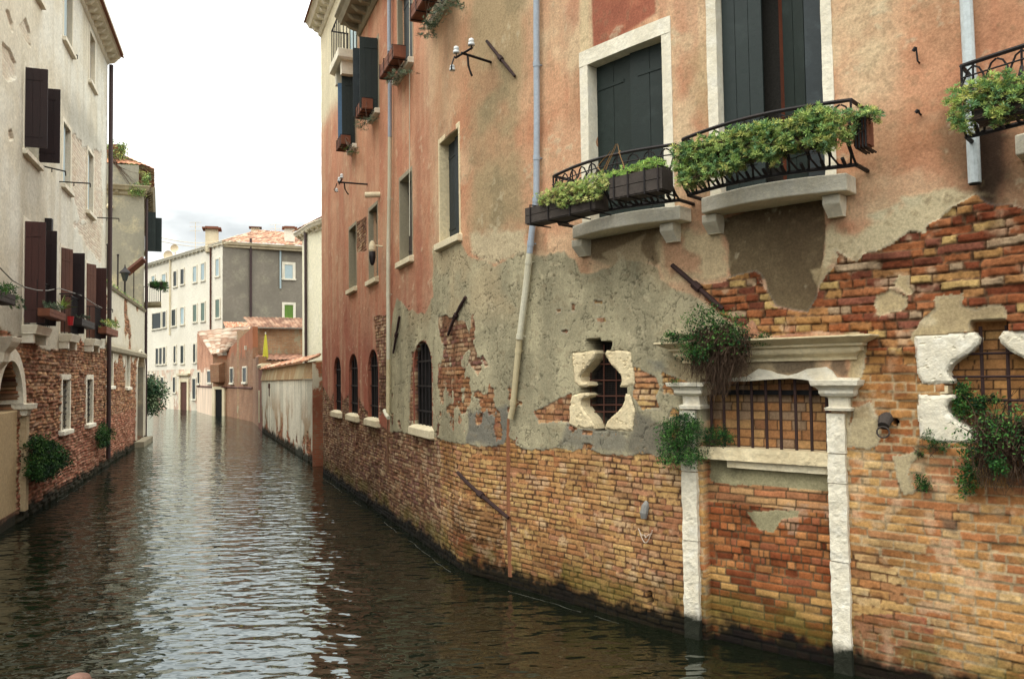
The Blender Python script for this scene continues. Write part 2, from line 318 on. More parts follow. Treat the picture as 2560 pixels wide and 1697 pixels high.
# beige undercoat along the broken edge of the orange plaster
q = P_('C', (480, 330), (560, 390), (620, 355), (700, 290), (850, 200), (960, 110), (1080, 70), (1230, 90), (1290, 110), (1140, 260), (900, 420), (585, 560), (440, 470), (380, 600), (385, 330), (440, 240))
paint(ss(-.05, .03, q+jag*.9)*.9, (204, 184, 146)); paint(ss(-.1, .1, q+jag)*ss(.55, .7, n3)*.5, (176, 150, 112))
for pl in ([(640, 235), (700, 215), (760, 205), (740, 260), (690, 270)], [(790, 195), (830, 170), (820, 215)], [(850, 130), (960, 120), (980, 170), (880, 190)]):
    paint(ss(-.03, .02, P_('C', *pl)+jag*.4), (206, 188, 152))
# old brown plaster in the blocked niche under the second balcony
q = P_('B', (1282, -60), (1300, 60), (1332, 130), (1328, 250), (1340, 345), (1500, 300), (1600, 500), (1700, 560), (1850, 620), (2000, 640), (2090, 560), (2095, 430), (2120, 260), (2100, 60), (2092, -60), (2092, -110), (1700, -60)) if False else PX(cs('B', (1275, -20), (1300, 60), (1330, 130), (1328, 250), (1342, 345))+cs('C', (30, 620), (60, 740), (100, 775), (210, 800), (290, 810), (330, 760), (345, 720), (350, 610), (382, 480), (396, 300), (386, 190), (380, 60)))
mN = ss(-.006, .012, q+jag*.12); niche = q+jag*.12
paint(mN, (112, 92, 66)); paint(mN*ss(.4, .7, n1), (96, 76, 54)); paint(mN*ss(2.5, 3.0, Z)*ss(3.35, 3.0, Z)*.5, (142, 122, 88))
# blocked niche under first balcony
q = P_('B', (445, 95), (560, 60), (700, 20), (905, -10), (925, 60), (918, 240), (880, 262), (815, 190), (800, 110), (830, 60), (700, 120), (560, 180), (600, 225), (500, 215), (465, 150)); q1 = q+jag*.5
paint(ss(-.03, .02, P_('B', (445, 95), (905, -10), (915, 250), (740, 225), (620, 260), (500, 215))+jag*.3)*.9, (172, 150, 116)); paint(ss(-.02, .015, q1)*.9, (124, 100, 72))
q = P_('B', (905, 80), (1180, 40), (1290, 70), (1330, 330), (1200, 370), (1120, 330), (960, 360), (905, 250)); paint(ss(-.05, .05, q+jag)*.85, (198, 174, 134)); paint(ss(0, .1, q+jag)*ss(.5, .62, n4)*.7, (188, 126, 92))
# grey plaster of the lower half
low_line = cs('H', (55, 905), (95, 985), (130, 890), (160, 985), (215, 900), (250, 1010), (330, 1092), (380, 1127), (480, 1147), (610, 1165), (680, 1182), (760, 1190), (900, 1213), (940, 1200))+cs('D', (470, 100), (510, 160), (600, 180), (740, 165), (900, 182), (1080, 205), (1240, 215), (1370, 215), (1530, 235))
ll = np.array(MW.szs(low_line)); zb = np.interp(s_, ll[:, 0], ll[:, 1])[:, None]
up = cs('H', (385, 1200), (385, 720), (400, 560), (420, 480), (480, 540), (560, 560), (600, 470), (600, 250), (735, 200), (770, 270), (900, 320), (1040, 250))+cs('B', (180, 192), (330, 185), (390, 220), (430, 290), (500, 300), (620, 268), (680, 240), (740, 225), (830, 232), (900, 262), (912, 345), (960, 380), (1100, 430), (1230, 520), (1400, 640), (1450, 740), (1100, 1500), (0, 1500))
g = PX(up)+jag*.5; mG = ss(-.015, .02, g)
paint(mG, (178, 164, 132)); paint(mG*ss(.42, .66, n4)*.8, (154, 142, 114)); paint(mG*ss(.55, .7, n2)*.6, (178, 164, 132)); paint(mG*ss(.5, .75, fbm(S*3, Z*.8, 31, 5))*.6, (132, 122, 98))
paint(mG*ss(3.1, 3.6, Z)*ss(.45, .6, n1)*.45, (182, 154, 116))
for pl, k, rgb in (([(780, 170), (1050, 150), (1060, 250), (900, 320), (790, 260)], 'H', (194, 174, 140)), ([(770, 1030), (850, 1040), (960, 1000), (975, 1120), (940, 1205), (760, 1190)], 'H', (118, 112, 104)),
                   ([(760, 1130), (860, 1160), (930, 1230), (1050, 1300), (1060, 1410), (700, 1400), (720, 1300)], 'B', (112, 104, 92)), ([(350, 1220), (700, 1270), (720, 1400), (300, 1360)], 'B', (128, 120, 106)),
                   ([(840, 830), (940, 800), (960, 900), (880, 900)], 'B', (122, 116, 104))):
    paint(ss(-.05, .04, P_(k, *pl)+jag)*.9, rgb)
q = P_('B', (940, 820), (1400, 830), (1560, 790), (1900, 830), (1900, 960), (1000, 970)); paint(ss(-.05, .05, q+jag)*.8, (156, 136, 104))
# fine pitting, stains
paint(ss(.62, .72, n3)*near*.35, (120, 100, 74)); paint(ss(.64, .7, n2)*ss(.5, .7, n3)*.35, (208, 190, 158))
crack = np.abs(fbm(S*2.3, Z*2.3, 41, 5)-.5) < .0045
crack2 = np.abs(fbm(S*3.9+4, Z*3.9, 43, 5)-.5) < .006
lum = (C0@np.array([.3, .6, .1]))[..., None]; C0 = (C0*.85+lum*.15)*np.array([.93, .955, .89])
q = P_('C', (300, 560), (1568, 560), (1568, 1568), (520, 1568), (560, 1000)); m_ = ss(-.03, .0, q+jag*.3)*ss(4.2, 3.9, Z+(n4-.5)*.2); paint(m_, (178, 158, 120)); paint(m_*ss(.4, .65, n4)*.7, (146, 128, 98)); paint(m_*ss(.6, .7, n2)*.5, (204, 190, 158))
q = P_('E', (1170, 0), (2230, 0), (2230, 1568), (1170, 1568)); paint(ss(-.03, 0, q), (172, 156, 122))
# ---- which parts are bare brick
E1 = zb-Z+jag*.6                                                        # below the broken lower edge
ex = E1*1.0
R1 = cs('B', (1150, 358), (1190, 370), (1290, 360), (1340, 335), (1400, 310), (1490, 290), (1530, 312), (1558, 400), (1590, 480), (1622, 510))+cs('C', (0, 612), (28, 650), (60, 740), (90, 778), (210, 802), (290, 812), (320, 762), (345, 720), (365, 640), (400, 590), (470, 520), (472, 480), (450, 440), (520, 482), (585, 520), (625, 465), (720, 445), (800, 402), (895, 330), (990, 345), (1000, 300), (1060, 270), (1140, 190), (1220, 150), (1290, 110), (1330, 160), (1400, 185), (1480, 180), (1568, 200), (1690, 225))
R1 += [(2660, 560), (2660, 2600), (2130, 2600), (2128, 1560)]+cs('E', (1180, 460), (1172, 100))+cs('C', (530, 1500), (560, 1300), (610, 1180), (640, 1020), (660, 950), (600, 930), (300, 920), (0, 960))+cs('B', (1450, 690), (1400, 620), (1300, 560), (1230, 500), (1160, 420))
r1 = PX(R1)
ex = np.maximum(ex, r1+jag*.10); ex = np.maximum(ex, np.where(S > 18.3, np.minimum(3.75-Z+.15*np.sin(S*3)+jag, S-18.3), -9))
for k, amp, pl in (('B', .35, [(748, 868), (800, 895), (890, 930), (912, 1000), (890, 1060), (915, 1130), (800, 1142), (742, 1060)]), ('B', .5, [(240, 1100), (370, 1040), (362, 1210), (170, 1220), (140, 1150)]), ('B', .2, [(433, 1262), (500, 1262), (498, 1292), (436, 1290)]),
                   ('B', .1, [(512, 470), (565, 468), (560, 490), (515, 488)]), ('B', .1, [(525, 575), (575, 572), (585, 598), (530, 600)]), ('B', .1, [(278, 525), (310, 520), (300, 545), (280, 545)]), ('B', .1, [(372, 490), (392, 495), (388, 535), (372, 535)]),
                   ('B', .2, [(305, 648), (355, 645), (345, 668), (312, 668)]), ('B', .4, [(980, 1120), (1070, 1130), (1070, 1200), (960, 1180)]), ('B', .4, [(920, 900), (1080, 960), (1060, 1060), (930, 1040)]),
                   ('H', .4, [(308, 575), (372, 560), (384, 700), (384, 1010), (335, 1060), (325, 860), (318, 720)]), ('H', .3, [(222, 115), (272, 80), (272, 250), (226, 260)]), ('H', .4, [(495, 745), (525, 745), (525, 1080), (480, 1080)]),
                   ('H', .5, [(620, 560), (760, 590), (785, 700), (700, 720), (640, 700)]), ('H', .4, [(0, 0), (1, 0), (1, 1)])):
    ex = np.maximum(ex, P_(k, *pl)+jag*amp)
crumb = PX(cs('H', (655, 640), (765, 600), (790, 780), (820, 880), (965, 895), (965, 1010), (790, 1035), (760, 1160), (680, 1160), (595, 900), (640, 760)))
ex = np.maximum(ex, np.minimum(crumb, .2)+(n2-.56)*1.1)
lowband = np.where((S > 8) & (S < 18), (n2-.63)*.9-np.abs(Z-zb-.2)*.28, -1); ex = np.maximum(ex, lowband)
# plaster islands on the brick
for k, amp, pl in (('C', .3, [(830, 592), (900, 588), (890, 640), (920, 700), (870, 702), (800, 640)]), ('C', .3, [(700, 712), (790, 680), (880, 722), (872, 790), (720, 830), (688, 765)]),
                   ('C', .35, [(1040, 712), (1120, 700), (1222, 688), (1212, 758), (1260, 780), (1442, 765), (1476, 800), (1470, 850), (1420, 872), (1270, 878), (1262, 932), (1212, 930), (1100, 1000), (930, 1010), (890, 960), (960, 870), (1010, 830), (1050, 780)]),
                   ('C', .9, [(545, 1380), (640, 1360), (720, 1500), (720, 1600), (540, 1600)]), ('E', .9, [(1180, 20), (1330, 10), (1380, 130), (1300, 170), (1190, 120)]), ('E', .9, [(1400, 190), (1600, 180), (1560, 330), (1620, 450), (1480, 480), (1440, 330)]),
                   ('B', .4, [(1415, 640), (1480, 590), (1520, 660), (1570, 670), (1580, 720), (1400, 720)]), ('C', .3, [(0, 1050), (640, 1040), (620, 1130), (600, 1200), (0, 1210)])):
    ex = np.minimum(ex, -(P_(k, *pl)+jag*amp))
expo = ex > 0
# ---- brick relief and colour
right = S > 15.62
d1, a1, b1, e1 = bricks(S, Z, 100, .25, .0605); d2, a2, b2, e2 = bricks(S, Z, 200, .29, .0735, .02)
dj = np.where(right, d2, d1); ra = np.where(right, a2, a1); rb = np.where(right, b2, b1); re = np.where(right, e2, e1)
warm = [(150, 82, 52), (172, 102, 62), (186, 122, 74), (194, 132, 80), (200, 144, 86), (206, 154, 92), (212, 168, 104), (196, 150, 88), (188, 130, 96), (204, 158, 116), (168, 112, 80)]
BC = palette(warm, np.clip(ra*.55+(fbm(S*.8, Z*.8, 51, 4)-.4)*.9+.2, 0, .999))
yel = palette([(188, 112, 62), (200, 136, 74), (206, 148, 84), (196, 142, 78), (212, 164, 98), (182, 118, 80), (216, 176, 120), (172, 120, 66)], ra)
BC = np.where((right & (Z < 2.75))[..., None], yel, BC)
redz = palette([(140, 66, 36), (162, 84, 44), (178, 102, 58), (190, 124, 70), (204, 156, 92), (150, 82, 60), (196, 154, 120), (128, 64, 42), (188, 128, 70), (170, 94, 50)], ra)
BC = np.where((right & (Z >= 2.75+.3*(n1-.5)))[..., None], redz, BC)
BC = np.where(((S < 10.9) | ((S < 14.2) & (Z > zb+.02)))[..., None], palette([(136, 86, 66), (160, 104, 78), (176, 120, 86), (186, 136, 98), (150, 96, 82), (196, 152, 116)], np.clip(ra+.2*(n4-.5), 0, .999)), BC)
q = P_('D', (130, 640), (200, 700), (440, 780), (460, 900), (300, 880), (140, 760)); BC = np.where((q+jag > 0)[..., None], palette([(146, 66, 40), (166, 80, 48), (150, 84, 66), (120, 60, 42)], ra), BC)
q = P_('D', (120, 440), (260, 470), (420, 620), (420, 760), (250, 700), (130, 600)); rough_ = q+jag*2 > 0
BC = np.where(rough_[..., None], palette([(120, 84, 58), (150, 110, 74), (90, 66, 50), (170, 134, 92)], ra), BC)
patch = P_('E', (1205, 1180), (1420, 1170), (1640, 1190), (1640, 1225), (1680, 1240), (1685, 1390), (1745, 1420), (1740, 1460), (1640, 1480), (1640, 1560), (1300, 1640), (1205, 1500))
mp = patch > 0; BC = np.where(mp[..., None], palette([(150, 80, 60), (166, 92, 72), (176, 108, 92), (142, 70, 48), (186, 132, 120)], np.clip(ra*.6+(Z-.3)*.8, 0, .999)), BC)
BC = BC*(.72+.5*n3+.25*(rb-.5))[..., None]
BC = BC*(1-.28*ss(.5, .8, nf))[..., None]*np.array([.80, .92, .88]); gr_ = ss(.5, .72, fbm(S*2.3, Z*2.8, 59, 6)); BC = BC*(1-.38*gr_)[..., None]
lum = (BC@np.array([.3, .6, .1]))[..., None]; BC = BC*.9+lum*.1; tn = palette([(176, 108, 66), (196, 140, 84), (186, 122, 78), (204, 156, 100)], np.clip(fbm(S*1.3, Z*1.7, 58, 4)*1.6-.3, 0, .999)); BC = np.where((S > 10.9)[..., None] & (Z < 2.7)[..., None], BC*.68+tn*.32, BC)
# lime bloom, soot
w_ = ss(.6, .74, fbm(S*6, Z*6, 55, 4))[..., None]*.45; BC = BC*(1-w_)+lc(206, 180, 146)*w_
w_ = ss(.58, .72, fbm(S*1.6, Z*1.9, 57, 5))[..., None]*.5; BC = BC*(1-w_)+BC*lc(150, 120, 100)*w_*1.6
dj = dj+(n3-.5)*.009+(fbm(S*30, Z*30, 62, 2)-.5)*.008; jw = .0035+.005*vn(S*3, Z*3, 61)
mor = ss(jw+.0035, jw-.001, dj)
mc = np.where((right | mp)[..., None] & ~(Z > 2.7)[..., None], lc(168, 146, 112), lc(96, 70, 50)); mc = np.where((right & (vn(S*1.4, Z*1.4, 63) < .45))[..., None], lc(110, 80, 54), mc)
mc = np.where((right & (Z > 2.7))[..., None], lc(104, 78, 56), mc); mc = mc*(.7+.6*n3)[..., None]
# block-up masonry inside the doorway
dl = MW.sz((1765, 1300))[0]; dr = MW.sz((2078, 1300))[0]; zl = MW.sz(c('Q', 1050, 535))[1]; zsill = MW.sz(c('Q', 1000, 1260))[1]
door = (S > dl-.015) & (S < dr+.03) & (Z < zl)
d3, a3, b3, e3 = bricks(S, Z, 300, .27, .071, .006); d3b, a3b, b3b, e3b = bricks(S, Z, 310, .135, .071, .006)
hdr = (Z > .72) & (Z < 1.33); dd = np.where(hdr, d3b, d3); aa = np.where(hdr, a3b, a3); bb = np.where(hdr, b3b, b3)
DC = palette([(136, 66, 36), (154, 78, 42), (168, 92, 50), (178, 102, 58), (158, 86, 56), (186, 116, 68)], aa)
DC = np.where((Z > 1.32)[..., None], palette([(186, 112, 74), (196, 132, 88), (204, 150, 106), (190, 120, 82), (198, 142, 96)], aa), DC)
DC = np.where(((Z < .72) & (aa > .7))[..., None], lc(196, 140, 82), DC)
lum = (DC@np.array([.3, .6, .1]))[..., None]; DC = DC*.95+lum*.05; DC = DC*(.7+.5*n3+.5*(bb-.5))[..., None]; w_ = ss(.58, .7, fbm(S*7, Z*7, 65, 4))[..., None]*.4*((Z > 1.1) & (Z < 1.4))[..., None]; DC = DC*(1-w_)+lc(190, 160, 142)*w_
dm = ss(.008, .0045, dd-.002*(n3-.5)*2); DC = DC*(1-dm[..., None])+(np.where((Z > .8)[..., None], lc(98, 74, 54), lc(110, 88, 66))*(.7+.6*n3)[..., None])*dm[..., None]
DH = np.clip(dd*1.5, 0, .014)+(bb-.5)*.016*(hdr+.4)+(n3-.5)*.008
pp = np.maximum(PX(cs('E', (300, 232), (1050, 270), (1050, 440), (700, 405), (520, 392), (300, 385)))+jag*.25, P_('E', (530, 562), (720, 545), (850, 552), (840, 600), (745, 610), (692, 692), (600, 668), (560, 610))+jag*.2)
pm_ = pp > 0; DC = np.where(pm_[..., None], lc(164, 146, 116)*(.78+.44*n2)[..., None], DC); DH = np.where(pm_, .012+(n3-.5)*.008, DH)
bk = Z > zsill-.03; d4, a4, b4, e4 = bricks(S, Z, 400, .27, .085, .004)
KC = palette([(166, 118, 78), (182, 132, 86), (150, 106, 74), (188, 146, 98), (158, 130, 102)], a4)*(.7+.5*n3)[..., None]; km = ss(.007, .004, d4)[..., None]; KC = KC*(1-km)+lc(84, 62, 46)*km
DC = DC*np.array([.84, .96, .90])*(1-.3*ss(.5, .7, fbm(S*3, Z*4, 69, 5)))[..., None]; DC = np.where(bk[..., None], KC, DC); DH = np.where(bk, -.2+np.clip(d4, 0, .006), DH-.085)
# ---- assemble height and colour
BH = np.clip(dj*2.6, 0, .013)+(rb-.5)*.012+(n3-.5)*.012+np.where((right & (Z > 2.7)) | rough_, (re-.5)*.034+np.clip(dj*2.2, 0, .02)+(n3-.5)*.014, 0)-np.where(re > .965, .018, 0)
PH = .022+(n2-.5)*.014+(n3-.5)*.005
PH = np.where(niche > 0, PH-.012, PH); cr = (crack & (g > -.1)) | (crack2 & (S > 9) & (mG > .5)); PH = np.where(cr, PH-.008, PH)
CC = np.where(expo[..., None], BC*(1-mor[..., None])+mc*mor[..., None], C0*(.86+.28*n3)[..., None]*np.where(cr, .55, 1)[..., None])
edge = (ex < .0) & (ex > -.02); CC = np.where(edge[..., None], CC*.93+.03, CC)
HH = np.where(expo, BH, PH)
HH = np.where(door, DH, HH); CC = np.where(door[..., None], DC, CC)
# lead-coloured stains under corbels, wash streaks
for pts, rgb, f_ in ((cs('C', (390, 190), (490, 190), (500, 330), (400, 300)), (120, 92, 66), .6), (cs('B', (100, 0), (200, 60), (210, 200), (130, 160)), (132, 104, 78), .6), (cs('L', (1600, 1060), (1740, 1080), (1740, 1400), (1620, 1380), (1480, 1400)), (110, 80, 56), .0)):
    m = (ss(-.08, .05, PX(pts)+jag*.6)*f_)[..., None]; CC = CC*(1-m)+lc(*rgb)*m
for pts in (cs('Q', (1740, 330), (1860, 300), (1890, 440), (1850, 510), (1760, 430)), cs('Q', (1120, 350), (1560, 330), (1560, 400), (1330, 480), (1180, 460)), cs('E', (1730, 590), (1830, 620), (1820, 690), (1770, 660))):
    m = (ss(-.03, .02, PX(pts)+jag*.5)*.75)[..., None]; CC = CC*(1-m)+lc(92, 80, 66)*m
# algae at the water
al = ss(.25, .12, Z+(n2-.5)*.2+(n3-.5)*.12+(fbm(S*8, Z*.8, 77, 3)-.5)*.08); al2 = ss(.5, .28, Z+(n2-.5)*.3)*(1-al)*ss(.42, .62, n4+.1)
CC = CC*(1-(al2*.6)[..., None])+lc(96, 92, 36)*(al2*.6)[..., None]; CC = CC*(1-(al*.97)[..., None])+lc(15, 17, 9)*(al*.97)[..., None]
wet = ss(.9, .3, Z+(n1-.5)*.4)[..., None]; CC = CC*(1-.25*wet)
CC = CC*(1-.10*ss(.5, .7, fbm(S*1.5, Z*.5, 88, 6))[..., None])
# ---- openings
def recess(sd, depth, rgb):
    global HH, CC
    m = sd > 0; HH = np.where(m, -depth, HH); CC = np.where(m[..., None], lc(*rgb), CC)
def arch_poly(s0, s1, z0, z1):
    r = (s1-s0)/2; rise = min(r*1.0, (z1-z0)*.3); cx = (s0+s1)/2
    return [(s0, z0), (s1, z0)]+[(cx+r*math.cos(t), z1-rise+rise*math.sin(t)) for t in np.linspace(0, math.pi, 11)]
def opening(x0, x1, yt, yb, k, wall=MW):
    """rectangle of an opening from its measured left/right edges and top/bottom at mid width"""
    xm = (x0+x1)/2; s0 = wall.sz(c(k, x0, (yt+yb)/2))[0]; s1 = wall.sz(c(k, x1, (yt+yb)/2))[0]
    return [s0, s1, wall.sz(c(k, xm, yb))[1], wall.sz(c(k, xm, yt))[1]]
GW = [opening(112, 146, 768, 1032, 'H'), opening(186, 229, 754, 1047, 'H'), opening(280, 329, 732, 1068, 'H'), opening(505, 593, 690, 1108, 'H')]
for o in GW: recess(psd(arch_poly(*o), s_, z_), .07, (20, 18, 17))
UWN = [opening(187, 222, 135, 433, 'H'), opening(285, 327, 40, 388, 'H'), None, None]
UWN[2] = [MW.sz(c('G', 625, 1600))[0], MW.sz(c('G', 712, 1600))[0], MW.sz(c('H', 478, 285))[1], MW.sz(c('G', 668, 1235))[1]]
UWN[3] = [MW.sz(c('G', 905, 1400))[0], MW.sz(c('G', 1041, 1400))[0], MW.sz(c('H', 672, 195))[1], MW.sz(c('G', 972, 948))[1]]
VW = [[MW.sz(c('G', 283, 800))[0], MW.sz(c('G', 313, 800))[0], MW.sz(c('G', 290, 1045))[1], MW.sz(c('G', 290, 575))[1]],
      [MW.sz(c('G', 430, 600))[0], MW.sz(c('G', 474, 600))[0], MW.sz(c('G', 440, 815))[1], MW.sz(c('G', 440, 330))[1]],
      [MW.sz(c('G', 612, 300))[0], MW.sz(c('G', 712, 300))[0], MW.sz(c('G', 665, 480))[1], MW.sz(c('G', 665, -110))[1]],
      [MW.sz(c('G', 860, -200))[0], MW.sz(c('G', 1010, -200))[0], MW.sz(c('G', 940, 40))[1], MW.sz(c('G', 940, -600))[1]]]
VW[3][3] = min(VW[3][3], 9.6); VW[2][3] = min(VW[2][3], 9.6)
for o in UWN+VW: recess(psd([(o[0], o[2]), (o[1], o[2]), (o[1], o[3]), (o[0], o[3])], s_, z_), .22, (150, 138, 112))
BW1 = [MW.sz(c('A', 478, 700))[0], MW.sz(c('A', 935, 700))[0], 0, MW.sz(c('A', 720, 300))[1]]
BW2 = [MW.sz(c('A', 1268, 500))[0], MW.sz(c('A', 1910, 500))[0], 0, 0]
b1z = MW.sz(c('L', 1690, 960), .42)[1]; b2z = MW.sz(c('M', 1500, 1075), .45)[1]   # undersides of the two balcony slabs
BW1[2] = b1z+.13; BW2[2] = b2z+.16; BW2[3] = BW2[2]+2.35
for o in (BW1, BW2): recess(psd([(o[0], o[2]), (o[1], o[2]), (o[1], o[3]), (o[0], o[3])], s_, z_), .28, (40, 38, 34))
qn = cs('N', (400, 185), (565, 180), (572, 215), (725, 215), (715, 272), (662, 310), (645, 370), (690, 450), (740, 530), (820, 600), (868, 660), (880, 730), (850, 822), (935, 850), (925, 930), (915, 1030), (890, 1090), (830, 1160), (760, 1220), (690, 1290), (655, 1350), (645, 1412), (520, 1408), (500, 1340), (450, 1260), (390, 1190), (330, 1100), (312, 1020), (330, 982), (400, 962), (420, 935), (370, 902), (308, 900), (308, 828), (392, 825), (418, 800), (398, 757), (322, 742), (294, 685), (330, 620), (420, 520), (490, 430), (520, 350), (500, 312), (415, 300))
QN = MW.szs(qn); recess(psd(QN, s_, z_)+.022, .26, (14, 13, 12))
RUL = MW.szs(cs('R', (90, 200), (150, 190), (490, 172), (580, 165), (620, 210), (610, 260), (540, 330), (440, 390), (380, 440), (355, 490), (370, 520), (405, 560), (390, 585), (230, 592), (150, 585), (110, 500), (95, 320)))
RLL = MW.szs(cs('R', (120, 672), (420, 675), (425, 700), (370, 730), (350, 770), (370, 820), (430, 880), (500, 930), (560, 960), (600, 1000), (640, 1060), (540, 1075), (250, 1062), (130, 1020), (115, 800)))
sc_ = MW.sz(c('R', 704, 350))[0]; RT = MW.sz(c('R', 690, 90))[1]; RZ0 = MW.sz(c('R', 540, 1060))[1]; RS0 = MW.sz(c('R', 362, 700))[0]; RN = MW.sz(c('R', 566, 120))[0]
ro = psd([(RN, RT), (2*sc_-RN, RT), (2*sc_-RN, RT-.12), (2*sc_-RS0, RT-.3), (2*sc_-RS0, RZ0+.02), (RS0, RZ0+.02), (RS0, RT-.3), (RN, RT-.12)], s_, z_)
m = ro > -.02; d5, a5, b5, e5 = bricks(S, Z, 500, .25, .078, .004); RC = palette([(170, 122, 76), (188, 138, 84), (154, 112, 74), (192, 150, 98)], a5)*(.7+.5*n3)[..., None]; km = ss(.0065, .004, d5)[..., None]; RC = RC*(1-km)+lc(60, 44, 34)*km
HH = np.where(m, -.16, HH); CC = np.where(m[..., None], RC, CC)
hole = P_('D', (1312, 1035), (1335, 1035), (1342, 1100), (1312, 1100)); recess(hole+jag*.2, .12, (14, 10, 9))
recess(P_('C', (790, 1435), (825, 1445), (820, 1480), (795, 1470)), .1, (14, 10, 9))
def NP(*p): return MW.szs(cs('N', *p))
N1 = NP((180, 342), (300, 335), (430, 318), (500, 310), (522, 350), (490, 430), (420, 520), (330, 620), (296, 680), (320, 742), (400, 757), (418, 800), (385, 822), (300, 825), (250, 790), (218, 770), (205, 600), (188, 450))
N2 = NP((660, 312), (760, 318), (830, 306), (1012, 325), (1030, 500), (1056, 620), (1058, 790), (975, 826), (852, 822), (880, 730), (868, 660), (820, 600), (740, 530), (690, 450), (645, 370))
N3 = NP((190, 935), (290, 908), (370, 902), (420, 935), (400, 962), (330, 982), (312, 1020), (330, 1100), (390, 1190), (450, 1260), (500, 1340), (520, 1408), (400, 1412), (250, 1400), (145, 1350), (150, 1100), (160, 1020))
N4 = NP((930, 918), (1000, 920), (1030, 1000), (1076, 1160), (1050, 1300), (1038, 1440), (800, 1435), (652, 1412), (655, 1350), (690, 1290), (760, 1220), (830, 1160), (890, 1090), (915, 1030))
mir = lambda P: [(2*sc_-a, b) for a, b in P][::-1]
for P in (N1, N2, N3, N4, RUL, RLL, mir(RUL), mir(RLL)): HH = np.where((psd(P, s_, z_, .1) > .006) & (HH > -.1), -.03, HH)
CC = np.clip(CC, .004, .95)
def sheet(name, i0, i1, parent, mat, j1):
    V = MW.W(S[i0:i1, :j1], Z[i0:i1, :j1], 0.0); Nx = np.interp(S[i0:i1], MW.S, MW.N[:, 0]); Ny = np.interp(S[i0:i1], MW.S, MW.N[:, 1])
    V[..., 0] += Nx[:, :j1]*HH[i0:i1, :j1]; V[..., 1] += Ny[:, :j1]*HH[i0:i1, :j1]; ni, nj = V.shape[:2]; idx = np.arange(ni*nj).reshape(ni, nj)
    Fq = np.stack([idx[:-1, :-1], idx[1:, :-1], idx[1:, 1:], idx[:-1, 1:]], -1).reshape(-1, 4)
    me = mesh_np(name, V.reshape(-1, 3)-OFF[parent.name], Fq, mat, CC[i0:i1, :j1].reshape(-1, 3)); return link(name, me, parent)
# ------------------------------------------------------------------ helpers for wall furniture
def molding(mb, w, s0, s1, prof, h0=0.0, n=1):
    """stepped profile prof = [(z, h, overhang)] run along the wall between s0 and s1, ends returned to the wall"""
    v = []; f = []; m = 2*(n+1)
    for z, h, ds in prof:
        ss_ = np.linspace(s0-ds, s1+ds, n+1)
        v += [w.W(q, z, h) for q in ss_]+[w.W(q, z, h0) for q in ss_[::-1]]
    for i in range(len(prof)-1):
        for k in range(m): f.append((i*m+k, i*m+(k+1) % m, (i+1)*m+(k+1) % m, (i+1)*m+k))
    t = (len(prof)-1)*m
    for b in (0, t):
        for k in range(n): f.append((b+k, b+k+1, b+m-2-k, b+m-1-k))
    return mb.add(v, f)
def n3d(p, sc, seed): return fbm(p[..., 0]*sc+p[..., 2]*sc*.7, p[..., 1]*sc-p[..., 2]*sc*.6, seed, 3)
def rough_block(mb, w, s0, s1, z0, z1, h0, h1, res=.03, amp=.01, seed=1):
    """a hewn block: gridded faces pushed about by noise"""
    def face(fn, nu, nv):
        U, V = np.meshgrid(np.linspace(0, 1, nu+1), np.linspace(0, 1, nv+1), indexing='ij'); p = fn(U, V)
        d = np.stack([n3d(p, 9, seed)-.5+.5*(n3d(p, 30, seed+3)-.5), (n3d(p, 9, seed+1)-.5)*.2, n3d(p, 9, seed+2)-.5+.6*(n3d(p, 34, seed+4)-.5)], -1)*amp*2
        q = p+d; P = w.W(q[..., 0], q[..., 1], 0.0); nx = np.interp(q[..., 0], w.S, w.N[:, 0]); ny = np.interp(q[..., 0], w.S, w.N[:, 1])
        P[..., 0] += nx*q[..., 2]; P[..., 1] += ny*q[..., 2]; ix = np.arange((nu+1)*(nv+1)).reshape(nu+1, nv+1)
        mb.add(P.reshape(-1, 3), np.stack([ix[:-1, :-1], ix[1:, :-1], ix[1:, 1:], ix[:-1, 1:]], -1).reshape(-1, 4))
    a = max(1, int((s1-s0)/res)); b = max(1, int((z1-z0)/res)); k = max(1, int((h1-h0)/res))
    face(lambda u, v: np.stack([s0+(s1-s0)*u, z0+(z1-z0)*v, h1+0*u], -1), a, b)
    face(lambda u, v: np.stack([s0+0*u, z0+(z1-z0)*v, h0+(h1-h0)*u], -1), k, b)
    face(lambda u, v: np.stack([s1+0*u, z0+(z1-z0)*v, h1+(h0-h1)*u], -1), k, b)
    face(lambda u, v: np.stack([s0+(s1-s0)*u, z1+0*u, h1+(h0-h1)*v], -1), a, k)
    face(lambda u, v: np.stack([s0+(s1-s0)*u, z0+0*u, h0+(h1-h0)*v], -1), a, k)
    return mb
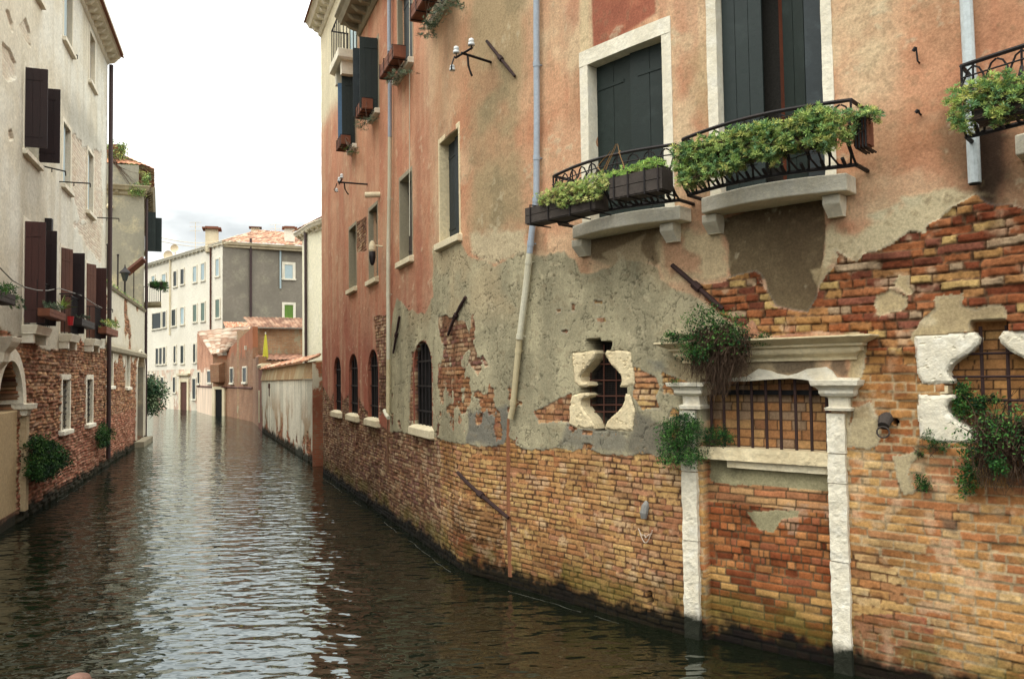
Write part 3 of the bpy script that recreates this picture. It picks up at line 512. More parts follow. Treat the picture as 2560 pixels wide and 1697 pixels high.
def leafpanel(mb, w, sh, hh, z0, z1, width, ang, dirn, th=.035, planks=3):
    """a shutter leaf hinged at (sh, hh); ang = swing out of the wall plane (+ outwards), dirn = +-1 along s"""
    t = (w.W(sh+.01, 0)-w.W(sh, 0))[:2]; t = t/np.linalg.norm(t); nrm = np.array([t[1], -t[0]]); a = math.radians(ang)
    d = t*math.cos(a)*dirn+nrm*math.sin(a); q = np.array([-d[1], d[0]]); o = w.W(sh, 0, hh)[:2]
    for i in range(planks):
        u0 = width*i/planks+.003; u1 = width*(i+1)/planks-.003; pr = [o+d*u0-q*th/2, o+d*u1-q*th/2, o+d*u1+q*th/2, o+d*u0+q*th/2]
        mb.hexa([(*p, z0) for p in pr]+[(*p, z1) for p in pr])
    pr = [o-q*th*.3, o+d*width-q*th*.3, o+d*width+q*th*.3, o+q*th*.3]; mb.hexa([(*p, z0+.004) for p in pr]+[(*p, z1-.004) for p in pr])
    for zz in (z0+(z1-z0)*.14, z0+(z1-z0)*.86):
        pr = [o+d*.01-q*(th/2+.008), o+d*width*.8-q*(th/2+.008), o+d*width*.8+q*(th/2+.008), o+d*.01+q*(th/2+.008)]; mb.hexa([(*p, zz-.02) for p in pr]+[(*p, zz+.02) for p in pr])
    return mb
def framed(name, w, o, parent, mat, fw=.1, ft=.12, proud=.03, deep=.2, sill=None, sillmat=None):
    """stone jambs and lintel round an opening o = [s0, s1, z0, z1]; returns the window part"""
    s0, s1, z0, z1 = o; mb = MB()
    mb.wbox(w, s0-fw, s0+.004, z0, z1+ft, -deep, proud); mb.wbox(w, s1-.004, s1+fw, z0, z1+ft, -deep, proud); mb.wbox(w, s0+.004, s1-.004, z1, z1+ft, -deep, proud-.002)
    f = mb.build(name, mat, parent, bevel=.008)
    if sill: molding(MB(), w, s0, s1, [(z0-.12, .04, fw), (z0-.10, sill, fw+.04), (z0-.01, sill, fw+.04), (z0+.01, .02, fw)], -.15).build('sill', sillmat or mat, f, bevel=.006)
    return f
LEAFQ = np.array([[0, 0, 0], [.5, .42, .1], [1, 0, .02], [.5, -.42, .1]])
def leaves_mesh(name, base, d, up, ln, wd, col, parent=None, **kw):
    n = len(base); d = d/np.linalg.norm(d, axis=1)[:, None]; x = np.cross(d, up); x /= np.maximum(np.linalg.norm(x, axis=1), 1e-6)[:, None]; u = np.cross(x, d)
    V = base[:, None]+d[:, None]*LEAFQ[None, :, 0:1]*ln[:, None, None]+x[:, None]*LEAFQ[None, :, 1:2]*wd[:, None, None]+u[:, None]*LEAFQ[None, :, 2:3]*ln[:, None, None]
    off = OFF[parent.name] if parent is not None else base.mean(0)
    me = mesh_np(name, (V-off).reshape(-1, 3), np.arange(4*n).reshape(n, 4), M['leaf'], np.repeat(col, 4, 0), smooth=False)
    return link(name, me, parent, None if parent is not None else off, **kw)
def unit(v): return v/np.maximum(np.linalg.norm(v, axis=-1, keepdims=True), 1e-9)
def sample_poly(P, n, rng):
    P = np.array(P); out = []
    lo, hi = P.min(0), P.max(0)
    while len(out) < n:
        q = lo+rng.random((400, 2))*(hi-lo); ins = np.zeros(400, bool)
        for a, b in zip(P, np.roll(P, -1, 0)):
            if a[1] != b[1]: ins ^= ((a[1] > q[:, 1]) != (b[1] > q[:, 1])) & (q[:, 0] < (b[0]-a[0])*(q[:, 1]-a[1])/(b[1]-a[1])+a[0])
        out += list(q[ins])
    return np.array(out[:n])
def vol_points(w, k, pts, h, dh, n, rng):
    """points in the body of a plant: outline pts measured in the photo, on the sheet h in front of wall w, depth dh"""
    q = sample_poly(w.szs(cs(k, *pts), h), n, rng); hh = h+(rng.random(n)-.5)*dh; P = w.W(q[:, 0], q[:, 1], 0.0)
    P[:, 0] += np.interp(q[:, 0], w.S, w.N[:, 0])*hh; P[:, 1] += np.interp(q[:, 0], w.S, w.N[:, 1])*hh; return P, q
def rosettes(w, C_, n_leaf, size, cols, rng, parent, name='foliage', flat=.27):
    n = len(C_); nrm = np.array([*w.N[len(w.N)//2], 0]); ax = unit(nrm[None]*.7+np.array([0, 0, .75])+rng.normal(0, .45, (n, 3)))
    a = unit(np.cross(ax, rng.normal(0, 1, (n, 3)))); b = np.cross(ax, a); th = np.linspace(0, 2*np.pi, n_leaf, endpoint=False)
    th = th[None]+rng.random((n, 1))*6+rng.normal(0, .15, (n, n_leaf)); el = rng.uniform(.1, 1.0, (n, n_leaf))
    d = a[:, None]*(np.cos(th)*np.cos(el))[..., None]+b[:, None]*(np.sin(th)*np.cos(el))[..., None]+ax[:, None]*np.sin(el)[..., None]
    sz_ = size*rng.uniform(.6, 1.25, n)[:, None]*rng.uniform(.8, 1.1, (n, n_leaf)); base = np.repeat(C_[:, None], n_leaf, 1)+d*sz_[..., None]*.12
    cc = cols[rng.integers(0, len(cols), n)][:, None]*rng.uniform(.75, 1.25, (n, n_leaf, 1))
    return leaves_mesh(name, base.reshape(-1, 3), d.reshape(-1, 3), np.repeat(ax[:, None], n_leaf, 1).reshape(-1, 3), sz_.ravel(), sz_.ravel()*flat, cc.reshape(-1, 3), parent)
SED = np.array([lc(158, 178, 92), lc(138, 166, 86), lc(172, 188, 104), lc(116, 152, 84), lc(104, 142, 96), lc(180, 182, 96), lc(92, 126, 72)]); SED = SED*.98+.12*SED.mean(1, keepdims=True)
SEDY = np.array([lc(184, 196, 110), lc(162, 184, 96), lc(200, 198, 122), lc(138, 164, 90)]); SEDY = SEDY*.95+.1*SEDY.mean(1, keepdims=True)
BUSH = np.array([lc(48, 84, 38), lc(60, 100, 44), lc(34, 66, 34), lc(82, 116, 56), lc(28, 52, 30)])
def stems(name, pairs, parent, mat, r=.003, sag=.0, rng=None, wob=.03, n=5):
    mb = MB(); rng = rng or RNG
    for a, b in pairs:
        a = np.array(a); b = np.array(b); pts = []
        for t in np.linspace(0, 1, n): pts.append(a+(b-a)*t+np.array([0, 0, -sag*4*t*(1-t)])+(rng.normal(0, wob, 3) if 0 < t < 1 else 0))
        mb.tube(pts, [r*(1.3-.8*t) for t in np.linspace(0, 1, n)], 3, cap=False)
    return mb.build(name, mat, parent)
def shrub(name, label, cat, w, root, spec, group=None, twigs=40, tw_r=.003, hang=None, seed=1, lsize=.03, cols=BUSH):
    """spec = list of (key, outline, h, depth, clusters, leaves per cluster, spread)"""
    rng = np.random.default_rng(seed); r0 = w.W(*w.sz(c(*root), .03), .03); t = thing(name, label, cat, r0, group); CL = []; B = []; D = []; K = []
    for k, pts, h, dh, nc, nl, sp in spec:
        P, _ = vol_points(w, k, pts, h, dh, nc, rng); CL.append(P); q = np.repeat(P, nl, 0)+rng.normal(0, sp, (nc*nl, 3)); B.append(q)
        D.append(unit(rng.normal(0, 1, (nc*nl, 3))+np.array([-.3, -.5, .25]))); K.append(np.repeat(cols[rng.integers(0, len(cols), nc)], nl, 0)*rng.uniform(.7, 1.35, (nc*nl, 1)))
    B = np.concatenate(B); D = np.concatenate(D); K = np.concatenate(K); n = len(B); ln = lsize*rng.uniform(.6, 1.3, n)
    leaves_mesh('foliage', B, D, unit(rng.normal(0, 1, (n, 3))+np.array([0, -.5, 1])), ln, ln*.5, K, t)
    CL = np.concatenate(CL)
    if twigs: stems('twigs', [(r0+rng.normal(0, .02, 3), CL[i]) for i in rng.integers(0, len(CL), twigs)], t, M['twig'], tw_r, rng=rng, wob=.02)
    if hang:
        k, top, bot, h, nh = hang; A_, _ = vol_points(w, k, top, h, .16, nh, rng); Bq, _ = vol_points(w, k, bot, h*.6, .1, nh, rng); A_ = A_[np.argsort(A_[:, 0])]; Bq = Bq[np.argsort(Bq[:, 0])]
        stems('dry_hanging_twigs', list(zip(A_, Bq+rng.normal(0, .03, Bq.shape))), t, M['twig'], tw_r*.8, sag=-.02, rng=rng, wob=.03, n=7)
    return t
# ------------------------------------------------------------------ the two right-hand houses
red = thing('red_house', 'salmon house with two flower balconies, plaster fallen off over orange brick', 'house', (2.0, 8.5, 0))
pale = thing('pale_house', 'farthest house of the right bank, cream plaster above orange, one balcony under eaves', 'house', (-4.2, 20, 0))
iB = int(np.searchsorted(s_, sB)); jR = int(np.searchsorted(z_, WALLTOP+.01))
sheet('wall', 0, iB+1, pale, M['wall'], len(z_)); sheet('wall', iB, len(s_), red, M['wall'], jR)
TRIM = M['stone']
# hidden sides and roofs
def body(w, s0, s1, z1, depth, parent, mat, roofmat, n=1, rise=1.6):
    for a in (s0, s1):
        MB().add([w.W(a, -.5, -.02), w.W(a, z1, -.02), w.W(a, z1, -depth), w.W(a, -.5, -depth)], [(0, 1, 2, 3)]).build('side_wall', mat, parent)
    mb = MB(); ss_ = np.linspace(s0, s1, n+1); mid = -depth*.5
    for a, b in zip(ss_[:-1], ss_[1:]):
        mb.add([w.W(a, z1, .5), w.W(b, z1, .5), w.W(b, z1+rise, mid), w.W(a, z1+rise, mid)], [(0, 1, 2, 3)]); mb.add([w.W(a, z1, -depth), w.W(b, z1, -depth), w.W(b, z1+rise, mid), w.W(a, z1+rise, mid)], [(3, 2, 1, 0)])
    mb.build('roof', roofmat, parent)
    for a in (s0, s1): MB().add([w.W(a, z1, .0), w.W(a, z1, -depth), w.W(a, z1+rise, mid)], [(0, 1, 2)]).build('gable', mat, parent)
M['farplaster'] = weather('pale_plaster', (206, 188, 158), (176, 150, 118), 1, .7)
body(MW, 0.0, sB, 12.32, 7, pale, M['farplaster'], M['terracotta'])
body(MW, sB+.01, MW.len, WALLTOP+.1, 6, red, M['farplaster'], M['terracotta'], 12)
def eave(w, s0, s1, z, parent, mat, out=.42, n=1, step=.42, dr=0):
    mb = MB(); molding(mb, w, s0, s1, [(z-.3, .05, dr), (z-.26, .1, dr), (z-.12, .1, dr), (z-.1, out-.06, dr), (z, out, dr), (z+.06, out+.06, dr), (z+.1, out+.06, dr)], -.1, n)
    s = s0+.15
    while s < s1:
        mb.hexa([w.W(s-.06, z-.24, .1), w.W(s-.06, z-.2, out*.55), w.W(s+.06, z-.2, out*.55), w.W(s+.06, z-.24, .1), w.W(s-.06, z-.1, .1), w.W(s-.06, z-.1, out-.1), w.W(s+.06, z-.1, out-.1), w.W(s+.06, z-.1, .1)]); s += step
    return mb.build('eave_cornice', mat, parent)
eave(MW, 0.0, sB-.02, 12.3, pale, M['stone'], .4)
eave(MW, sB+.02, 17.5, WALLTOP-.02, red, M['oldslab'], .5, 24)
# --- arched ground floor windows with iron grilles
def grille(name, w, o, parent, mat, h=-.05, nv=4, nh=3, r=.009, arch=False):
    s0, s1, z0, z1 = o; mb = MB()
    for i in range(nv):
        s = s0+(s1-s0)*(i+.5)/nv; zt = z1
        if arch:
            rr = (s1-s0)/2; rise = min(rr, (z1-z0)*.3); zt = z1-rise+rise*math.sqrt(max(0, 1-((s-(s0+s1)/2)/rr)**2))
        mb.tube([w.W(s, z0, h), w.W(s, zt, h)], r, 6)
    for j in range(nh):
        z = z0+(z1-z0)*(j+.6)/(nh+.4); mb.wbox(w, s0, s1, z-.012, z+.012, h-.004, h+.012)
    return mb.build(name, mat, parent)
for i, o in enumerate(GW):
    par = pale if o[1] < sB else red
    wn = MB(); P = arch_poly(*o); P2 = [((o[0]+o[1])/2+(p[0]-(o[0]+o[1])/2)*1.12, p[1]+(.03 if p[1] > o[2]+.1 else 0)) for p in P]
    n = len(P); wn.add([MW.W(p[0], p[1], h) for h in (-.05, .02) for p in P]+[MW.W(p[0], p[1], h) for h in (-.05, .02) for p in P2], [q for k in range(1, n) for q in ((n+k, n+(k+1) % n, 3*n+(k+1) % n, 3*n+k), (k, (k+1) % n, n+(k+1) % n, n+k), (3*n+k, 3*n+(k+1) % n, 2*n+(k+1) % n, 2*n+k))])
    f = wn.build('window', M['rust'] if False else weather('reddish_arch_brick', (150, 88, 66), (110, 66, 54), 6, .9, .9, .5) if i == 0 else bpy.data.materials['reddish_arch_brick'], par)
    grille('grille', MW, o, f, M['iron'], -.035, 5 if i == 3 else 4, 3, .011, True)
    molding(MB(), MW, o[0], o[1], [(o[2]-.17, .05, .06), (o[2]-.15, .1, .1), (o[2]-.03, .1, .1), (o[2]+.01, .02, .02)], -.2).build('sill', M['slab'], f, bevel=.008)
# --- first floor windows
for i, o in enumerate(UWN):
    par = pale if o[1] < sB else red
    f = framed('window', MW, o, par, M['oldslab'] if i < 3 else M['beige_stone'], .04, .08, .03, .2, .1, M['slab'])
    if i == 3: mb = leafpanel(leafpanel(MB(), MW, o[0], -.14, o[2], o[3], (o[1]-o[0])/2-.01, 0, 1, planks=2), MW, o[1], -.14, o[2], o[3], (o[1]-o[0])/2-.01, 0, -1, planks=2); mb.build('shutter', M['greyshut'], f)
    elif i == 2:
        leafpanel(MB(), MW, o[0], -.15, o[2], o[3], (o[1]-o[0])*.5, 0, 1, planks=1).build('shutter', M['oldwood'], f); leafpanel(MB(), MW, o[1], -.15, o[2], o[3], (o[1]-o[0])*.48, 0, -1, planks=1).build('shutter', M['paleblue'], f)
    else: leafpanel(MB(), MW, o[0]+.01, -.15, o[2], o[3], (o[1]-o[0])-.02, 0, 1, planks=2).build('shutter', M['greyshut'] if i else M['oldwood'], f)
# --- second floor windows with shutters standing open
for i, o in enumerate(VW):
    par = pale if o[1] < sB else red
    f = framed('window', MW, o, par, M['oldslab'], .05, .09, .03, .2, .12, M['stone'])
    wd = (o[1]-o[0])/2
    MB().wbox(MW, o[0], o[1], o[2], o[3], -.19, -.16).build('pane', M['glass'], f)
    if i == 0:
        leafpanel(MB(), MW, o[0], .04, o[2], o[3], .28, 100, 1).build('shutter', M['bluepaint'], f); leafpanel(MB(), MW, o[1], .04, o[2], o[3], .28, 84, -1).build('shutter', M['green'], f)
    elif i == 1:
        leafpanel(MB(), MW, o[0], .04, o[2], o[3], .36, 98, 1).build('shutter', M['greyshut'], f); leafpanel(MB(), MW, o[1], .04, o[2], o[3], .34, 84, -1).build('shutter', M['green'], f)
    else: leafpanel(MB(), MW, o[0]+.01, -.1, o[2], o[3], (o[1]-o[0])*.96, 0, 1).build('shutter', M['greyshut'], f)
# --- drainpipes
def pipe_piece(w, pts, r, mat, parent, h=.08, collars=()):
    P = [w.W(*w.sz(q, h), h) for q in pts]; mb = MB().tube(P, r, 12)
    for t in collars:
        i = min(int(t*(len(P)-1)), len(P)-2); a = P[i]+(P[i+1]-P[i])*(t*(len(P)-1)-i); d = unit(P[i+1]-P[i]); mb.tube([a-d*.03, a+d*.03], r*1.14, 12)
        g_ = a+0; mb.tube([g_, g_-np.array([*w.N[2], 0])*h], r*.22, 6)
    return mb.build('drainpipe', mat, parent, smooth=False)
zs = lambda k, x, y: c(k, x, y)
pipe_piece(MW, [(974, -260), (973, 60), (973.5, 200), c('G', 545, 330), c('G', 545, 960)], .036, M['bluepipe'], red, .09, (.5, .75))
pipe_piece(MW, [c('G', 545, 962), c('G', 543, 1300), c('H', 374, 250), c('H', 374, 780)], .036, M['creampipe'], red, .09, (.4, .8))
pipe_piece(MW, [c('H', 374, 781), c('H', 373, 1020), c('H', 372, 1062)], .037, M['ochrepipe'], red, .09, (.3, .9))
pipe_piece(MW, [c('H', 355, 1030), c('H', 364, 1052), c('H', 374, 1066)], .034, M['creampipe'], red, .13)
pipe_piece(MW, [c('H', 374, 1066), c('H', 372, 1200), c('H', 372, 1330)], .024, weather('mossy_pipe_remains', (122, 88, 64), (80, 58, 44), 4, .9), red, .02)
pipe_piece(MW, [(1341, -330), (1341, 70), (1342, 300), (1341, 490), c('B', 120, 60), c('B', 108, 180)], .037, M['bluepipe'], red, .09, (.28, .5, .62, .9))
pipe_piece(MW, [c('B', 107, 182), c('B', 80, 430), c('B', 46, 700)], .039, M['creampipe'], red, .09, (.1, .98))
pipe_piece(MW, [c('B', 46, 702), c('B', 22, 950), c('B', 4, 1130), (1276, 1045)], .036, M['ochrepipe'], red, .08, (.1, .6))
pipe_piece(MW, [(1276, 1046), (1274, 1090), (1275, 1300), (1279, 1440)], .042, weather('brown_pipe_chase', (146, 96, 66), (108, 70, 48), 3, .8, bmp=.6), red, -.012)
pp_ = pipe_piece(MW, [(2409, -200), (2415, 0), (2425, 200), (2437, 458)], .046, M['palepipe'], red, .1, (.66,))
e_ = MW.W(*MW.sz((2437, 460), .1), .1); MB().lathe(e_+np.array([0, 0, -.004]), [(.001, 0), (.041, 0), (.041, .003), (.001, .003)], 14).build('pipe_mouth', M['void'], red)
a_, b_ = MW.sz(c('G', 482, 1365)); mbx = MB().tube([MW.W(a_+.02, b_, .0), MW.W(a_-.1, b_, .28)], .055, 12); mbx.build('pipe_stub', M['slab'], red)
MB().tube([MW.W(*MW.sz((1024, -200), .03), .03), MW.W(*MW.sz((1024, 150), .03), .03), MW.W(*MW.sz((1024, 590), .03), .03)], .008, 6).build('cable', M['creampipe'], red)
# --- wall anchors
def anchor(p, q, r, h=.05, mat='darkiron', par=None):
    A_ = np.array(MW.sz(p, h)); B_ = np.array(MW.sz(q, h)); m_ = (A_+B_)/2; mb = MB(); mb.tube([MW.W(*A_, h), MW.W(*(A_*.75+B_*.25), h), MW.W(*m_, h), MW.W(*(A_*.25+B_*.75), h), MW.W(*B_, h)], [r, r*1.1, r*.95, r*1.1, r*.9], 7)
    d = (B_-A_)/np.linalg.norm(B_-A_); k = r*1.5; a1 = m_-d*k*1.3; b1 = m_+d*k*1.3; mb.tube([MW.W(*a1, h), MW.W(*b1, h)], r*1.75, 6); mb.tube([MW.W(*m_, h), MW.W(*m_, -.03)], r*.8, 6)
    return mb.build('wall_anchor', M[mat], par or red)
anchor(c('G', 1222, 288), c('G', 1420, 535), .019); anchor(c('B', 980, 252), c('B', 1290, 520), .024, .06); anchor(c('H', 752, 475), c('H', 667, 660), .021)
anchor(c('H', 428, 570), c('H', 398, 750), .02); anchor(c('D', 156, 315), c('D', 463, 592), .024, .06)
for p, q, t in (((385, 405), (430, 395), (440, 500)), ((405, 888), (450, 880), (452, 905))):
    a0 = MW.sz(c('F', *q)); t0 = MW.sz(c('F', *t)); p0 = MW.sz(c('F', *p), .08)
    MB().tube([MW.W(*t0, 0), MW.W(t0[0], t0[1], .07), MW.W(a0[0], a0[1], .08)], .008, 6).tube([MW.W(*p0, .08), MW.W(a0[0], a0[1], .08)], .016, 5).build('wall_hook', M['iron'], red)
# --- insulator brackets
def insulator(mb, b, r, z): mb.lathe(b, [(r*.5, 0), (r, 0), (r*.95, z*.35), (r*.6, z*.42), (r*.85, z*.5), (r*.75, z*.85), (r*.3, z)], 12)
def bracket(k, x, y, arm, cross, label, sc):
    s, z = MW.sz(c(k, x, y)); t = thing('insulator_bracket', label, 'insulator bracket', MW.W(s, z, 0))
    mb = MB().tube([MW.W(s, z, 0), MW.W(s, z, arm)], .022*sc, 4).tube([MW.W(s-cross*.5, z, arm*.92), MW.W(s+cross*.5, z+.02, arm*.92)], .02*sc, 4)
    mb.tube([MW.W(s, z, arm*.8), MW.W(s, z-.16*sc, arm*.78), MW.W(s, z-.27*sc, arm*.7), MW.W(s, z-.3*sc, arm*.66)], .017*sc, 6)
    mb.tube([MW.W(s-cross*.4, z, arm), MW.W(s-cross*.42, z-.1*sc, arm+.03), MW.W(s-cross*.38, z-.17*sc, arm+.06), MW.W(s-cross*.48, z-.2*sc, arm+.03), MW.W(s-cross*.55, z-.14*sc, arm)], .011*sc, 6)
    for q in (-.45, .45): mb.tube([MW.W(s+cross*q, z, arm*.92), MW.W(s+cross*q, z+.08*sc, arm*.92)], .008, 5)
    mb.build('arm', M['iron'], t)
    for q in (-.45, .45):
        m2 = MB(); insulator(m2, MW.W(s+cross*q, z+.06*sc, arm*.92), .05*sc, .11*sc); m2.build('insulator', M['porcelain'], t, smooth=True)
    m2 = MB(); insulator(m2, MW.W(s-cross*.55, z-.2*sc, arm), .045*sc, .09*sc); m2.build('insulator', M['oldwood'] if sc > .9 else M['porcelain'], t, smooth=True)
bracket('G', 1262, 440, .5, .34, 'rusty bracket with two white porcelain insulators on the salmon wall above grey shutter', .85)
bracket('G', 397, 1292, .62, .32, 'small iron bracket with white insulators below the blue shutter of the far house', .8)
# --- wall lamp by the far drainpipe
s, z = MW.sz(c('H', 352, 255)); lp = thing('wall_lamp', 'small black wall lamp with grey cap beside the far drainpipe', 'lamp', MW.W(s, z, 0))
MB().tube([MW.W(s, z+.1, 0), MW.W(s, z+.12, .2)], .018, 6).lathe(MW.W(s, z, .22), [(.05, 0), (.065, .03), (.065, .1), (.04, .18), (.02, .2)], 12).build('cap', M['slab'], lp); MB().lathe(MW.W(s, z-.26, .22), [(.02, 0), (.045, .05), (.062, .14), (.062, .255)], 12).build('bowl', M['iron'], lp, smooth=True)
# --- small balcony high on the far house
sa = MW.sz(c('G', 262, 300))[0]; sb_ = MW.sz(c('G', 326, 300))[0]; zt = MW.sz(c('G', 290, 215), .3)[1]; dp = .45
bal = molding(MB(), MW, sa, sb_, [(zt-.22, dp*.8, 0), (zt-.18, dp, .04), (zt, dp, .04)], 0).build('balcony', M['stone'], pale, bevel=.01)
mb = MB(); hgt = .8
for q in np.linspace(0, 1, 6): mb.tube([MW.W(sa+(sb_-sa)*q, zt, dp-.05), MW.W(sa+(sb_-sa)*q, zt+hgt, dp-.05)], .011, 5)
for a in (sa, sb_):
    for q in np.linspace(.1, 1, 6): mb.tube([MW.W(a, zt, (dp-.05)*q), MW.W(a, zt+hgt, (dp-.05)*q)], .011, 5)
mb.tube([MW.W(sa, zt+hgt, 0), MW.W(sa, zt+hgt, dp-.05), MW.W(sb_, zt+hgt, dp-.05), MW.W(sb_, zt+hgt, 0)], .018, 6); mb.build('railing', M['iron'], bal)
for a in (sa+.1, sb_-.25): MB().wbox(MW, a, a+.15, zt-.5, zt-.22, 0, .35).build('corbel', M['stone'], bal)
fr = framed('window', MW, [sa+.25, sb_-.1, zt+.02, zt+1.9], pale, M['stone'], .08, .1, .02, .02); MB().wbox(MW, sa+.25, sb_-.1, zt+.02, zt+1.9, .026, .034).build('pane', M['paleblue'], fr)
# ------------------------------------------------------------------ the two big windows
f1 = MB(); s0, s1, z0, z1 = BW1
l0 = MW.sz(c('A', 430, 700))[0]; r0_ = MW.sz(c('A', 992, 700))[0]; tt = .17
rough_block(f1, MW, l0, s0, z0, z1+.002, -.28, .032, .05, .004, 3); rough_block(f1, MW, s1, r0_, z0, z1+.002, -.28, .032, .05, .004, 4); rough_block(f1, MW, l0, r0_, z1, z1+tt, -.28, .034, .05, .005, 5)
w1 = f1.build('window', TRIM, red)
leafpanel(MB(), MW, s0, -.14, z0, z1, (s1-s0)/2-.004, 0, 1, .04, 2).build('shutter', M['green'], w1); leafpanel(MB(), MW, s1, -.14, z0, z1, (s1-s0)/2-.004, 0, -1, .04, 2).build('shutter', M['green'], w1)
f2 = MB(); s0, s1, z0, z1 = BW2; l0 = MW.sz(c('A', 1207, 500))[0]; r0_ = MW.sz(c('A', 1972, 400))[0]
rough_block(f2, MW, l0, s0, z0, z1+.002, -.28, .034, .05, .004, 6); rough_block(f2, MW, s1, r0_, z0, z1+.002, -.28, .034, .05, .006, 7); rough_block(f2, MW, l0, r0_, z1, z1+tt, -.28, .036, .05, .005, 8)
w2 = f2.build('window', TRIM, red); ow = s1-s0
leafpanel(MB(), MW, s0, -.1, z0, z1, ow*.385, -8, 1, .04, 3).build('shutter', M['green'], w2)
leafpanel(MB(), MW, s1, -.08, z0, z1, ow*.19, -4, -1, .04, 1).build('shutter', M['greyshut'], w2, label='shutter panel against the right jamb, its lit grey put into the colour')  # outer panel of the folded leaf: light on it painted in as grey
leafpanel(MB(), MW, s1-ow*.19, -.1, z0, z1, ow*.27, -25, -1, .035, 2).build('shutter', M['green'], w2)
MB().wbox(MW, s0+ow*.50, s0+ow*.62, z0, z1, -.275, -.26).build('curtain', M['curtain'], w2)
# ------------------------------------------------------------------ balconies: bowed slab, corbels, belly railing
def bow(s, s0, s1, de, dm): return de+(dm-de)*math.sin(math.pi*min(1, max(0, (s-s0)/(s1-s0))))
def balcony(s0, s1, zb_, th, de, dm, cor, seed, railext, rh=.56):
    N_ = 24; ss_ = np.linspace(s0, s1, N_); A_ = [MW.W(s0, zb_, 0)]+[MW.W(q, zb_, bow(q, s0, s1, de, dm)) for q in ss_]+[MW.W(s1, zb_, 0)]; B_ = [p+np.array([0, 0, th]) for p in A_]
    bl = MB().prism(A_, B_).build('balcony', M['stone'], red, bevel=.012)
    for cs_ in cor:
        cb = molding(MB(), MW, cs_, cs_+.15, [(zb_-.18, .08, -.01), (zb_-.09, de*.7, 0), (zb_-.075, de*.75, .0), (zb_-.003, de*.75, 0)], -.02); cb.build('corbel', M['stone'], bl, bevel=.006)
    r0, r1 = s0-railext[0], s1+railext[1]; zt = zb_+th; zt2 = zt+rh; mb = MB()
    bel = lambda f: .17*math.sin(math.pi*min(1, f*1.25))*(1-f)**.3 if f < .99 else 0        # belly of the railing
    path = lambda z, o=0.0: [MW.W(q, z, bow(q, r0, r1, de+.04, dm+.05)+o) for q in np.linspace(r0, r1, 30)]
    for z, o, r in ((zt2, .10, .017), (zt+.035, .02, .018)):
        p = path(z, o); mb.tube([MW.W(r0, z, 0)]+p+[MW.W(r1, z, 0)], r, 6)
    p = path(zt2-.1, .12); mb.tube(p, .007, 5)
    nm = max(5, int((r1-r0)/.155)); wdt = (r1-r0)/nm
    def pt(u, f): return MW.W(u, zt+.035+(rh-.035)*f, bow(u, r0, r1, de+.04, dm+.05)+.02+.08*f+bel(f))
    for i in range(nm):
        c0 = r0+wdt*(i+.5)
        for sg in (-1, 1):      # two mirrored scrolls make one lyre
            mb.tube([pt(c0+sg*wdt*g0, f0) for g0, f0 in ((.02, .0), (.30, .03), (.46, .14), (.42, .3), (.22, .48), (.06, .58), (.02, .72))], .0095, 5, cap=False)
            mb.tube([pt(c0+sg*wdt*g0, f0) for g0, f0 in ((.48, .66), (.42, .80), (.24, .91), (.02, .95))], .008, 5, cap=False)
        if i % 2 == 0: mb.tube([pt(c0, f0) for f0 in (0, .1, .3, .5, .75, 1)], .009, 5)
        mb.tube([pt(c0, .1), pt(c0, .02)], .016, 6)
    for a in (r0, r1): mb.tube([MW.W(a, zt2, .0), MW.W(a, zt2, de+.1)], .012, 5); mb.tube([pt(a, f0) for f0 in (0, .1, .3, .5, .75, 1)], .011, 5)
    mb.build('railing', M['iron'], bl); return bl, (r0, r1, zt, zt2)
A1 = MW.sz(c('L', 552, 1100), .26)[0]; A2 = MW.sz(c('L', 1940, 860), .26)[0]
B1 = MW.sz(c('M', 228, 1235), .26)[0]; B2 = MW.sz(c('M', 1888, 940), .26)[0]
bal1, R1_ = balcony(A1, A2, b1z, .14, .24, .37, (MW.sz(c('L', 640, 1200), .15)[0]-.07, MW.sz(c('L', 1790, 1050), .15)[0]-.07), 1, (.14, .03))
bal2, R2_ = balcony(B1, B2, b2z, .15, .24, .39, (MW.sz(c('M', 350, 1400), .15)[0]-.08, MW.sz(c('M', 1735, 1150), .15)[0]-.08), 2, (.1, .1))
B3 = MW.sz(c('F', 1178, 1120), .26)[0]; bal3z = MW.sz(c('F', 1200, 1205), .3)[1]
bal3, R3_ = balcony(B3, B3+1.7, bal3z, .155, .24, .42, (B3+.05, B3+1.5), 3, (.3, .1))
w3 = framed('window', MW, [B3+.35, B3+1.35, bal3z+.16, bal3z+2.4], red, TRIM, .15, .17, .034, .02); MB().wbox(MW, B3+.35, B3+1.35, bal3z+.16, bal3z+2.4, .026, .033).build('shutter', M['green'], w3)
